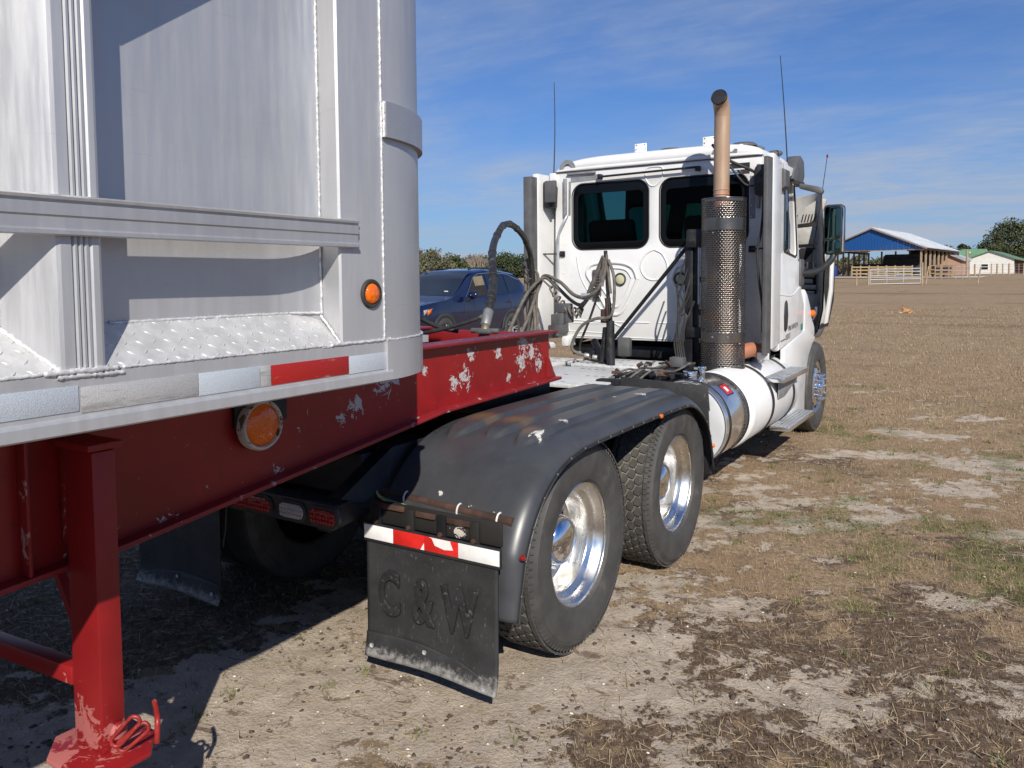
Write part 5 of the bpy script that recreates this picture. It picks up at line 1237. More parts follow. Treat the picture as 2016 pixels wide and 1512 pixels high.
for i in range(9*12+1):
    t = i/(9*12); A = Vector((-.80, 3.28, 1.70)).lerp(Vector((-.36, 3.06, 1.52)), min(1, t*1.15)); A.z -= .10*math.sin(t*PI)
    a = 2*PI*9*t; rr_ = .050*(.6+.4*math.sin(t*PI)); hl.append(A+Vector((.0, math.cos(a)*rr_*.7, math.sin(a)*rr_))+Vector((.012*math.sin(a*2), 0, 0)))
MB().tube([(-.93, 3.36, 1.78)]+hl+[(-.22, 2.96, 1.62)], .0095, 7).build('coiled_cable', m_dustyhose, TK, smooth=70)
GL = MB().box(-.66, -.50, 3.12, 3.18, 1.47, 1.56).build('glad_hand', m_greyplastic, TK, bevel=.012)
MB().box(-.64, -.57, 3.11, 3.17, 1.36, 1.47).build('hand_coupler', m_greyplastic, GL, bevel=.01); MB().box(-.56, -.49, 3.12, 3.18, 1.38, 1.48).build('hand_coupler', m_greyplastic, GL, bevel=.01)
for i, (x, r) in enumerate(((-1.115, .030), (-1.06, .020), (-1.17, .017), (-1.03, .013))):
    hose('air_hose', [(x+.0, 3.40, 2.02-.05*i), (x+.015, 3.42, 1.80), (x-.005, 3.42, 1.55), (x+.02, 3.4, 1.30), (x, 3.35, 1.12)], r, m_dustyhose)
for z in (1.97, 1.88, 1.80, 1.66):
    MB().tube([(-1.10+.058*math.cos(rad(a)), 3.41+.055*math.sin(rad(a)), z+.01*math.sin(rad(a*2))) for a in range(0, 360, 20)], .005, 6, False, True).build('hose_tie', m_greyplastic, TK, smooth=60)
hose('air_hose', [(-.28, 2.97, 1.08), (-.18, 3.02, 1.06), (-.10, 3.02, 1.10)], .020, m_hose)
for i in range(4): MB().cyl((-.34+.07*i, 2.93+.02*i, 1.12-.015*i), (-.30+.07*i, 2.945+.02*i, 1.115-.015*i), .022, 8).build('hose_fitting', m_crimp, TK, bevel=.003)
# ---- big hydraulic hose from the trailer's nose to the truck
HH = thing('hydraulic_hose', 'thick black hydraulic hose arching from the red trailer frame to the cab', 'hose', (.175, .70, 1.46))
HP = [(.155, .74, 1.535), (.150, .78, 1.585), (.115, .86, 1.66), (.02, 1.03, 1.76), (-.08, 1.18, 1.86), (-.24, 1.42, 1.98), (-.43, 1.74, 2.08), (-.60, 2.08, 2.19), (-.72, 2.32, 2.245), (-.83, 2.60, 2.278), (-.89, 2.82, 2.25), (-.945, 3.03, 2.185), (-1.0, 3.20, 2.10), (-1.04, 3.32, 2.0), (-1.07, 3.40, 1.75), (-1.10, 3.40, 1.43), (-1.06, 3.25, 1.20)]
MB().tube(smoothpath(HP, 8), .028, 14).build('rubber_hose', m_hose, HH, smooth=70)
MB().cyl((.176, .70, 1.50), (.150, .78, 1.590), .032, 14).build('crimp_sleeve', m_crimp, HH, bevel=.003)
MB().cyl((.196, .67, 1.468), (.178, .70, 1.505), .026, 12).build('hose_nipple', M('brass_fitting', (.30, .25, .16), .5, .7), HH, bevel=.002)
MB().box(.145, .255, .63, .71, 1.455, 1.485).build('swivel_block', m_greyplastic, HH, bevel=.01)
MB().cyl((.10, .66, 1.472), (.29, .68, 1.472), .017, 10).build('cross_pin', m_greyplastic, HH, bevel=.002)
for k in (16, 28, 40, 52, 64, 72, 80, 92):
    P_ = smoothpath(HP, 8); p = P_[k]; d = (P_[k+1]-p).normalized(); u = d.orthogonal().normalized(); v = d.cross(u)
    MB().tube([p+(u*math.cos(rad(a))+v*math.sin(rad(a)))*.030 for a in range(0, 360, 30)], .0035, 5, False, True).build('hose_tie', m_rubber, HH, smooth=60)
c2 = thing('thin_hose', 'thin black hose lying from the trailer nose up along the thick hydraulic hose', 'hose', (.3, -.3, 1.47))
MB().tube(smoothpath([(.20, -.62, 1.49), (.10, -.2, 1.485), (.06, .1, 1.48), (.05, .40, 1.49), (.12, .72, 1.55), (.14, .80, 1.62), (.10, .90, 1.70), (.04, 1.02, 1.79)], 8), .012, 8).build('hose', m_hose, c2, smooth=70)
c3 = thing('short_hose', 'short black looped hose end on the trailer nose beside the sheet', 'hose', (-.2, .2, 1.47))
MB().tube(smoothpath([(-.25, -.40, 1.46), (-.26, -.1, 1.60), (-.22, .15, 1.63), (-.14, .34, 1.59), (-.04, .50, 1.50), (.04, .60, 1.47)], 8), .014, 8).build('hose', m_hose, c3, smooth=70)
# ------------------------------------------------------------------ navy suv behind the hose
SV = thing('parked_suv', 'dark navy blue suv parked on the grass beyond the trailer nose, front window open', 'suv', (-7.83, 11.05, gz1(-7.83, 11.05)+.07))
SV.scale = (1.0, 1.0, 1.04)
SV.rotation_euler = (0, 0, rad(1.0))
def sb(name, mb, mt, parent=SV, **k): return mb.build(name, mt, parent, loc=(0, 0, 0), **k)
# stations along y: front -2.33 .. rear 2.30
ST = [(-2.33, .50, .72, .74, .78), (-2.28, .30, .84, .86, .82), (-2.10, .26, .93, .95, .88), (-1.6, .25, 1.00, 1.01, .915), (-1.15, .25, 1.05, 1.06, .92), (-.95, .25, 1.06, 1.10, .92),
      (-.55, .25, 1.06, 1.34, .92), (-.25, .25, 1.06, 1.53, .92), (.05, .25, 1.06, 1.635, .92), (.6, .25, 1.07, 1.675, .92), (1.2, .25, 1.09, 1.66, .92), (1.75, .26, 1.13, 1.60, .91), (1.95, .28, 1.15, 1.50, .90), (2.10, .32, 1.16, 1.35, .885), (2.22, .36, 1.13, 1.19, .865), (2.30, .42, 1.0, 1.03, .82)]
def sec(y):
    ys = [s[0] for s in ST]; g_ = [np.interp(y, ys, [s[i] for s in ST]) for i in range(1, 5)]
    zb, bl, rf, w_ = g_
    t = max(0, min(1, (rf-bl)/.55)); wr = w_-.06-.20*t
    return [(0, zb), (w_-.12, zb), (w_-.03, zb+.06), (w_, zb+.22), (w_+.012, .62), (w_+.005, .80), (w_-.012, bl-.07), (w_-.035, bl), (lerp(w_-.04, wr, .5), lerp(bl, rf-.04, .5)+.012), (wr+.015, rf-.055*max(.2, t)), (wr-.07, rf-.012*t), (wr*.5, rf+.008), (0, rf+.012)]
ysm = np.linspace(-2.33, 2.30, 70); mb = MB(); npn = 13
for s in (1, -1):
    vs = []
    for y in ysm: vs += [(s*x, y, z) for x, z in sec(y)]
    mb.add(vs, [(i*npn+j, (i+1)*npn+j, (i+1)*npn+j+1, i*npn+j+1) for i in range(len(ysm)-1) for j in range(npn-1)])
    for e in (0, len(ysm)-1): mb.add(vs[e*npn:(e+1)*npn], [tuple(range(npn))])
BD = sb('body', mb, m_suv, smooth=40)
def side_pt(y, t, off=.006):
    p = sec(y); a, m_, b_ = p[7], p[8], p[9]
    if t < .5: q = (lerp(a[0], m_[0], t*2), lerp(a[1], m_[1], t*2))
    else: q = (lerp(m_[0], b_[0], t*2-1), lerp(m_[1], b_[1], t*2-1))
    return (q[0]+off, q[1]+off*.3)
def swin(name, poly, mt, parent, off=.006, s=1):
    # poly of (y, t) around; fan filled grid between bottom and top edges: list of (y, t0, t1)
    vs = []
    for (y, t0, t1) in poly:
        for k in range(4):
            q = side_pt(y, lerp(t0, t1, k/3), off); vs.append((s*q[0], y, q[1]))
    n = len(poly)
    return sb(name, MB().add(vs, [(i*4+k, (i+1)*4+k, (i+1)*4+k+1, i*4+k+1) for i in range(n-1) for k in range(3)]), mt, parent, smooth=60)
def span(y0, y1, f0, f1, n=8): return [(lerp(y0, y1, i/n), f0(i/n), f1(i/n)) for i in range(n+1)]
m_beige = M('beige_interior', (.20, .16, .10), .8); m_clad = M('grey_wheel_cladding', (.035, .036, .038), .65)
for s in (1, -1):
    if s > 0:
        swin('window_opening', span(-.42, .36, lambda t: .06, lambda t: min(.90, .25+1.4*t)), m_int, SV, .007, s)
        swin('interior_trim', span(-.02, .36, lambda t: .45, lambda t: .84), m_beige, SV, .009, s)
    else: swin('side_window', span(-.42, .36, lambda t: .06, lambda t: min(.90, .25+1.4*t)), m_sglass, SV, .007, s)
    swin('side_window', span(.46, 1.22, lambda t: .06, lambda t: .90), m_sglass, SV, .007, s)
    swin('side_window', span(1.28, 1.86, lambda t: .08+.25*t, lambda t: .88-.12*t), m_sglass, SV, .007, s)
    sb('window_trim', MB().tube([(s*(side_pt(y, t, .012)[0]), y, side_pt(y, t, .012)[1]) for y, t in ([(-.55, .10), (-.40, .35), (-.2, .62), (.0, .86), (.2, .94), (.8, .95), (1.4, .94), (1.9, .80)])], .010, 6), m_chrome, smooth=60)
    sb('door_pillar', MB().box(.37, .45, -.004, .004, 0, 1), m_black) if False else None
    for (y, nm) in ((.10, 'door_handle'), (1.02, 'door_handle')):
        q = sec(y); sb(nm, MB().box(*sorted((s*(q[6][0]+.0), s*(q[6][0]+.035))), y+.1, y+.28, .93, .96), m_suv, bevel=.01)
    for y in (-.62, .42, 1.30): # door gaps
        pts = [(s*(x+.003), y, z) for x, z in sec(y)[2:8]]; sb('door_gap', MB().tube(pts, .006, 5), m_black)
    mrr = sb('door_mirror', MB().sphere((s*1.06, -.50, 1.12), .13, 14, 9, (.95, .55, .68)), m_suv, smooth=60)
    sb('mirror_stalk', MB().bar((s*.90, -.50, 1.0), (s*1.0, -.50, 1.07), .06, .04), m_black, mrr)
    # wheel arches and wheels
    for y in (-1.37, 1.33):
        ar = []
        for k in range(13):
            a = rad(180*k/12); ar.append((y+.43*math.cos(a), .36+.43*math.sin(a)))
        for k in range(12, -1, -1):
            a = rad(180*k/12); ar.append((y+.36*math.cos(a), .36+.36*math.sin(a)))
        sb('arch_cladding', MB().prism(ar, 'x', *sorted((s*.86, s*.945))), m_clad, bevel=.006)
        sb('arch_well', MB().prism([(y+.36*math.cos(rad(a)), .36+.36*math.sin(rad(a))) for a in range(0, 181, 15)], 'x', *sorted((s*.80, s*.937))), m_black)
        pr = [(.22, .0), (.235, .012), (.30, .018), (.335, .010), (.345, -.02), (.345, -.18), (.30, -.2)]
        W_ = sb('wheel', MB().lathe([(r, s*t) for r, t in pr], 'x', (s*.935, y, .345), 36), m_tyre, smooth=40)
        sb('rim', MB().lathe([(.225, s*.008), (.215, s*.0), (.20, -s*.03), (.0001, -s*.03)], 'x', (s*.935, y, .345), 32), m_blacksteel, W_, smooth=40)
        for k in range(5):
            a = 2*PI*k/5
            for da in (-.16, .16): sb('spoke', MB().bar((s*.925, y+.03*math.cos(a), .345+.03*math.sin(a)), (s*.932, y+.215*math.cos(a+da), .345+.215*math.sin(a+da)), .022, .03, (s, 0, 0)), m_galv, W_, bevel=.004)
        sb('hub', MB().cyl((s*.91, y, .345), (s*.938, y, .345), .05, 14), m_galv, W_)
    # head lamps
    sb('head_lamp', MB().add([(s*.885, -2.02, .86), (s*.60, -2.27, .80), (s*.60, -2.285, .74), (s*.895, -2.04, .76), (s*.905, -1.86, .83), (s*.90, -1.85, .88)], [(0, 1, 2, 3), (0, 3, 4, 5)]), m_clear, bevel=0, solid=.02)
    sb('turn_lamp', MB().add([(s*.935, -1.80, .90), (s*.925, -1.92, .855), (s*.93, -1.97, .76), (s*.945, -1.87, .80)], [(0, 1, 2, 3)]), m_amber, solid=.02)
    sb('tail_lamp', MB().box(*sorted((s*.80, s*.915)), 2.02, 2.16, .98, 1.13), m_redlens, bevel=.03)
    sb('sill', MB().box(*sorted((s*.88, s*.935)), -.95, .95, .23, .36), m_clad, bevel=.02)
    sb('roof_rail', MB().tube([(s*.62, -.05, 1.655), (s*.63, .1, 1.69), (s*.63, 1.3, 1.69), (s*.63, 1.55, 1.655)], .016, 8), m_black, smooth=60)
# windscreen lies on the sloped front of the greenhouse
ws = MB(); vs = []
for i in range(9):
    y = lerp(-.93, -.02, i/8); p = sec(y); w_ = p[9][0]-.02; z = lerp(p[11][1], p[10][1], .5)+.012
    for k in range(9): vs.append((lerp(-w_, w_, k/8), y-.004, z-.02*abs(2*k/8-1)**3))
sb('windscreen', ws.add(vs, [(i*9+k, (i+1)*9+k, (i+1)*9+k+1, i*9+k+1) for i in range(8) for k in range(8)]), m_sglass, smooth=60)
sb('windscreen_sticker', MB().box(.50, .60, -.80, -.795, 1.19, 1.215), m_tapewhite)
sb('grille', MB().box(-.45, .45, -2.36, -2.30, .45, .72), m_black, bevel=.02); sb('number_plate', MB().box(-.15, .15, -2.375, -2.36, .42, .52), m_tail, bevel=.004)
sb('lower_bumper', MB().box(-.80, .80, -2.33, -2.2, .22, .40), m_clad, bevel=.04)
sb('roof_aerial', MB().prism([(1.35, 0), (1.55, 0), (1.53, .07), (1.50, .07)], 'x', -.015, .015), m_suv).location = (0, 0, 1.665)

# ------------------------------------------------------------------ barn, sheds, houses
m_blue = NT('blue_ribbed_steel')
_w = m_blue.n('ShaderNodeTexWave'); _w.inputs['Scale'].default_value = 5.0; m_blue.l(m_blue.tc.outputs['Object'], _w.inputs['Vector'])
m_blue.set(Base_Color=(0.006, 0.065, 0.235), Roughness=.4); m_blue = m_blue.m
m_roof = M('galvalume_roof', (.62, .64, .66), .4, .4, .12, .6, dirt=((.40, .38, .36), .55, .8, .8))
m_trim = M('brown_barn_trim', (.22, .16, .12), .7); m_darkmass = M('dark_machinery', (.02, .025, .035), .6, 0, .4, 2)
m_greenroof = M('green_steel_roof', (.13, .24, .14), .5, .1, .12, 1); m_cream = M('white_stucco_wall', (.68, .67, .62), .8, 0, .06, 1.5)
m_pink = M('faded_pink_boards', (.42, .26, .20), .8, 0, .1, 2); m_greyshed = M('grey_shed_steel', (.36, .35, .34), .6, .2, .15, 1); m_brownwall = M('brown_wall_boards', (.20, .10, .07), .8)
m_shingle = M('grey_shingle_roof', (.24, .24, .24), .9, 0, .15, 6)
BA = rad(-7.1)
def local(loc, ang):
    return lambda x, y, z=0: (loc[0]+x*math.cos(ang)-y*math.sin(ang), loc[1]+x*math.sin(ang)+y*math.cos(ang), loc[2]+z)
bx0, by0 = -4.70, 92.3
BN = thing('pole_barn', 'open pole barn with blue gable end, pale metal roof and wooden posts across the field', 'barn', (bx0, by0, gz1(bx0, by0))); BN.rotation_euler = (0, 0, BA)
def bb(name, mb, mt, parent=BN, **k): return mb.build(name, mt, parent, loc=(0, 0, 0), **k)
LW, LN = 10.2, 18.0; EZ, RZ = 3.30, 5.45
for k in range(34): # ribbed steel sheets of the gable
    xa, xb_ = -LW+LW*k/34, -LW+LW*(k+1)/34
    def gt(x): return EZ+(RZ-EZ)*(1-abs(x+LW/2)/(LW/2))-.05
    bb('gable_sheet', MB().prism([(xa+.01, EZ-.30), (xb_-.01, EZ-.30), (xb_-.01, gt(xb_)), (xa+.01, gt(xa))], 'y', -.05-(.02 if k % 2 else 0), 0), m_blue)
bb('gable_beam', MB().box(-LW, 0, -.02, .15, EZ-.42, EZ-.30), m_trim)
for s in (0, 1):
    xe, xr = (0.55, -LW/2) if s else (-LW-.55, -LW/2)
    ze = EZ-.55*(RZ-EZ)/(LW/2)
    R_ = bb('roof', MB().prism([(xe, ze), (xr, RZ), (xr, RZ+.06), (xe, ze+.06)], 'y', -.35, LN+.35), m_roof)
    bb('barge_board', MB().prism([(xe, ze-.16), (xr, RZ-.16), (xr, RZ-.001), (xe, ze-.001)], 'y', -.38, -.33), m_trim, R_)
    for k in range(1, 24): y = -.35+(LN+.7)*k/24; bb('roof_seam', MB().prism([(xe, ze+.061), (xr, RZ+.061), (xr, RZ+.10), (xe, ze+.10)], 'y', y-.02, y+.02), m_roof, R_)
    bb('eave_beam', MB().box(*((-.12, .08) if s else (-LW-.08, -LW+.12)), 0, LN, EZ-.38, EZ-.14), m_trim)
for k in range(9):
    y = .1+k*(LN-.2)/8
    for x in (-.08, -LW+.08): bb('barn_post', MB().box(x-.09, x+.09, y-.09, y+.09, -.2, EZ-.15), m_wood)
for k in range(1, 6): x = -LW*k/6; bb('barn_post', MB().box(x-.09, x+.09, LN-.2, LN, -.2, EZ), m_wood)
P = local((bx0, by0, gz1(bx0, by0)), BA)
def thing_at(name, label, cat, lx, ly, group=None, base=P):
    q = base(lx, ly); t = thing(name, label, cat, (q[0], q[1], gz1(q[0], q[1])), group); t.rotation_euler = (0, 0, BA); return t
t = thing_at('farm_machine', 'large dark covered machine parked under the pole barn roof', 'machine', -3.2, 9)
bb('machine_body', MB().box(-2.6, 2.6, -1.5, 1.5, .4, 2.1), m_darkmass, t, bevel=.1); bb('machine_cover', MB().prism([(-2.6, 2.1), (2.6, 2.1), (2.5, 2.5), (-2.3, 2.5)], 'y', -1.5, 1.5), m_darkmass, t)
for x in (-1.5, 1.5): bb('machine_wheel', MB().cyl((x-.2, -1.55, .55), (x-.2, -1.2, .55), .55, 18), m_tyre, t)
t = thing_at('farm_trailer', 'low dark trailer standing beside the covered machine in the barn', 'trailer', -7.0, 8)
bb('trailer_bed', MB().box(-1.9, 1.4, -1.0, 1.0, .6, 1.35), m_darkmass, t, bevel=.05)
for x in (-.9, .5): bb('trailer_wheel', MB().cyl((x, -1.05, .4), (x, -.8, .4), .4, 16), m_tyre, t)
t = thing_at('dark_shed', 'dark enclosed shed closing the rear right half of the open barn', 'shed', -5.4, LN+.6)
bb('shed_wall', MB().box(0, 5.3, 0, 3, -.3, 3.1), m_darkmass, t); bb('shed_roof', MB().box(-.2, 5.5, -.2, 3.2, 3.1, 3.2), m_darkmass, t)
t = thing_at('tractor', 'small blue tractor near the right hand barn posts', 'tractor', -1.6, 5)
bb('tractor_body', MB().box(-.8, .7, -.4, .4, .6, 1.2), M('blue_tractor_paint', (.02, .08, .30), .4), t, bevel=.08); bb('tractor_seat', MB().box(.1, .5, -.3, .3, 1.2, 1.5), m_darkmass, t, bevel=.05)
for (x, r) in ((.5, .6), (-.6, .38)): bb('tractor_wheel', MB().cyl((x, -.6, r), (x, -.35, r), r, 18), m_tyre, t)
t = thing_at('plastic_drum', 'blue plastic drum by the left end of the corral rails', 'drum', -8.3, -3.2)
bb('drum_shell', MB().lathe([(.0001, 0), (.42, 0), (.45, .05), (.45, 1.0), (.42, 1.1), (.0001, 1.1)], 'z', (0, 0, 0), 20), M('blue_plastic', (.01, .05, .30), .4), t, smooth=40)
# corral of posts and rails in front of the barn
CR0 = (-10.9, 87.2); CR1 = (-5.4, 90.2)
CO = thing('corral_fence', 'wooden post and rail corral in front of the pole barn', 'fence', (CR0[0], CR0[1], gz1(*CR0)))
def cpt(t): x = lerp(CR0[0], CR1[0], t); y = lerp(CR0[1], CR1[1], t); return Vector((x, y, gz1(x, y)))
for k in range(8):
    p = cpt(k/7); MB().box(p.x-.07, p.x+.07, p.y-.07, p.y+.07, p.z-.1, p.z+1.22).build('fence_post', m_newwood, CO)
    if k < 7:
        q = cpt((k+1)/7)
        for h in (.35, .72, 1.05): MB().bar(p+Vector((0, -.09, h)), q+Vector((0, -.09, h)), .04, .14).build('fence_rail', m_newwood, CO)
# sandy pad by the barn
pad = MB().grid(lambda u, v: (lerp(-13.5, 1.5, u)+(-.5+v)*1.0, lerp(81, 87.5, v)+2.0*u, gz1(lerp(-13.5, 1.5, u), lerp(81, 87.5, v)+2.0*u)+.03), 40, 14).build('sand_path', M('pale_sand_path', (.52, .47, .39), .9, 0, .1, 1), None, smooth=60); pad['kind'] = 'structure'
# gate
GA = (-5.904, 63.146); GB = (-2.60, 65.209); gzA = gz1(*GA); gzB = gz1(*GB)
GT = thing('pipe_gate', 'galvanised five bar pipe gate standing in the field before the barn', 'gate', (GA[0], GA[1], gzA))
ga = Vector((GA[0], GA[1], gzA)); gb = Vector((GB[0], GB[1], gzB)); dg_ = (gb-ga).normalized()
for h in (.10, .45, .75, 1.02, 1.25): MB().cyl(ga+Vector((0, 0, h)), gb+Vector((0, 0, h)), .030, 8).build('gate_bar', m_galv, GT)
for t_ in (0, .33, .66, 1): p = ga.lerp(gb, t_); MB().cyl(p+Vector((0, 0, .10)), p+Vector((0, 0, 1.25)), .028, 8).build('gate_upright', m_galv, GT)
def post(name, label, x, y, h, lean=(0, 0), r=.055, group=None, mt=None):
    z = gz1(x, y); o = MB().cyl((x, y, z-.1), (x+lean[0], y+lean[1], z+h), r, 8, r*.9).build(name, mt or m_wood, None, loc=(x, y, z)); tag(o, label, 'post', group); return o
post('gate_post', 'tall wooden post at the right end of the pipe gate', -2.50, 65.3, 1.7, r=.08)
post('gate_post', 'wooden post at the left end of the pipe gate', -6.02, 63.06, 1.35, r=.075)
post('fence_post', 'thin wooden post left of the pipe gate post', -6.80, 62.58, 1.30)
post('fence_post', 'leaning wooden post just right of the pipe gate', -2.27, 65.42, 1.40, (.18, 0))
post('fence_post', 'leaning lone post in the field left of the white house', 1.14, 67.55, 1.25, (.20, .05))
# fence before the white house
ypts = [(.2, 95.0), (1.7, 95.6), (2.2, 95.8), (2.75, 96.0), (3.3, 96.2), (4.6, 96.9), (6.5, 97.6)]
WF = thing('wire_fence', 'wire fence with grey wooden posts in front of the white house', 'fence', (.2, 95, gz1(.2, 95)))
pv_ = None
for i, (x, y) in enumerate(ypts):
    z = gz1(x, y); MB().cyl((x, y, z-.1), (x+.03*(i % 3-1), y, z+1.25), .06 if i % 2 else .085, 8).build('fence_post', m_wood, WF)
    if pv_:
        for h in (.3, .6, .9, 1.15): MB().cyl((pv_[0], pv_[1], pv_[2]+h), (x, y, z+h), .012, 5).build('wire', m_wire, WF)
    pv_ = (x, y, z)
# pen with a little roof, pink shed, pole
t = thing('animal_pen', 'low wooden pen with a flat board roof right of the barn posts', 'pen', (-3.4, 84.5, gz1(-3.4, 84.5))); t.rotation_euler = (0, 0, BA)
bb('pen_roof', MB().box(0, 2.1, 0, 1.6, 1.12, 1.2), m_newwood, t); bb('pen_wall', MB().box(.05, 1.9, .9, 1.0, 0, 1.1), m_brownwall, t)
for x in (0.05, .95, 1.95): bb('pen_post', MB().box(x, x+.1, 0, .1, 0, 1.12), m_newwood, t)
for z in (.35, .7): bb('pen_rail', MB().box(0, 2.05, -.04, 0, z, z+.1), m_newwood, t)
PF = thing('pipe_fence', 'grey rail fence running right from the leaning post by the gate', 'fence', (-2.0, 80, gz1(-2, 80)))
for k in range(6):
    x = -2.6+.55*k; y = 80+.1*k; z = gz1(x, y); MB().cyl((x, y, z), (x, y, z+1.2), .045, 6).build('fence_post', m_wood, PF)
    if k < 5:
        for h in (.4, .75, 1.1): MB().cyl((x, y, z+h), (x+.55, y+.1, gz1(x+.55, y+.1)+h), .03, 6).build('fence_rail', m_galv, PF)
def house(name, label, cat, loc, w, ln, ez, rz, wall, roofm, ang=BA, ov=.3, lens_=()):
    t = thing(name, label, cat, (loc[0], loc[1], gz1(loc[0], loc[1]))); t.rotation_euler = (0, 0, ang)
    W_ = bb('wall', MB().prism([(0, -.3), (w, -.3), (w, ez), (w/2, rz-.02), (0, ez)], 'y', 0, ln), wall, t)
    k = (rz-ez)/(w/2)
    for s in (0, 1):
        xe = -ov if s == 0 else w+ov
        bb('roof', MB().prism([(xe, ez-ov*k+.02), (w/2, rz+.02), (w/2, rz+.14), (xe, ez-ov*k+.14)], 'y', -ov, ln+ov), roofm, t)
    return t, W_
wh, ww = house('white_house', 'low white house with green roof and one window, at the right edge', 'house', (-2.55, 152.7), 6.8, 14, 2.55, 3.85, m_cream, m_greenroof)
fr_ = bb('window', MB().box(2.05, 3.15, -.04, .05, .75, 1.75), m_tail, wh)
bb('pane', MB().box(2.12, 3.08, -.05, -.041, 1.30, 1.68), m_sglass, fr_); bb('pane', MB().box(2.12, 3.08, -.05, -.041, .80, 1.22), m_sglass, fr_)
bb('side_wall', MB().box(6.81, 6.95, .8, 14, -.3, 2.3), m_brownwall, wh); bb('porch_roof', MB().prism([(6.8, 2.50), (9.6, 1.75), (9.6, 1.85), (6.8, 2.65)], 'y', -.3, 14), m_greenroof, wh)
for x in (7.4, 8.3, 9.2): bb('porch_post', MB().box(x, x+.15, .2, .35, -.3, 1.9), m_brownwall, wh)
house('pink_shed', 'small faded pink shed with a gable roof behind the barn posts', 'shed', (-4.7, 108.0), 3.2, 4, 1.75, 2.5, m_pink, m_greyshed)
house('grey_shed', 'long grey metal shed half hidden behind the barn roof', 'shed', (-8.5, 118.0), 6.6, 6, 2.1, 3.4, m_greyshed, m_roof)
house('green_roofed_house', 'green roofed building behind the sheds and the white house', 'house', (-6.4, 172.0), 5.2, 5.6, 2.6, 4.6, m_greyshed, m_greenroof, rad(-75))
up = MB().cyl((-.39, 91.4, gz1(-.39, 91.4)-.1), (-.46, 91.4, gz1(-.39, 91.4)+2.75), .13, 10, .10).build('utility_pole', m_wood, None, loc=(-.39, 91.4, gz1(-.39, 91.4))); tag(up, 'thick grey pole left of the white house', 'pole')
MB().sphere((-.20, 91.3, gz1(-.39, 91.4)+2.45), .08, 8, 6).build('pole_lamp', m_tail, up, smooth=60)
# far left house
lh, lw_ = house('far_house', 'pale far house with a grey roof beyond the brown field', 'house', (-64.4, 98.9), 13.5, 9, 1.0, 1.25, M('pale_pink_wall', (.66, .56, .50), .8), m_shingle, rad(30))
bb('hip_roof', MB().add([(-.6, -.6, 1.05), (14.1, -.6, 1.05), (14.1, 9.6, 1.05), (-.6, 9.6, 1.05), (4.2, 4.5, 2.35), (9.3, 4.5, 2.35)], [(0, 1, 5, 4), (1, 2, 5), (2, 3, 4, 5), (3, 0, 4), (3, 2, 1, 0)]), m_shingle, lh)
for x in (1.6, 4.6, 7.0, 9.6, 11.8): bb('window', MB().box(x, x+.9, -.05, .02, .25, .85), m_sglass, lw_)
# wire fence by the SUV
SF = thing('field_fence', 'thin wire field fence running behind the navy suv', 'fence', (-11, 24, gz1(-11, 24)))
fp_ = [(-30+3.2*k, 19.5+1.35*k) for k in range(7)]
for i, (x, y) in enumerate(fp_):
    z = gz1(x, y); MB().cyl((x, y, z-.1), (x, y, z+1.15), .022, 6).build('fence_post', m_wire, SF)
    if i:
        a = fp_[i-1]; za = gz1(*a)
        for h in (.15, .35, .58, .82, 1.08): MB().cyl((a[0], a[1], za+h), (x, y, z+h), .0045, 4).build('wire', m_wire, SF)
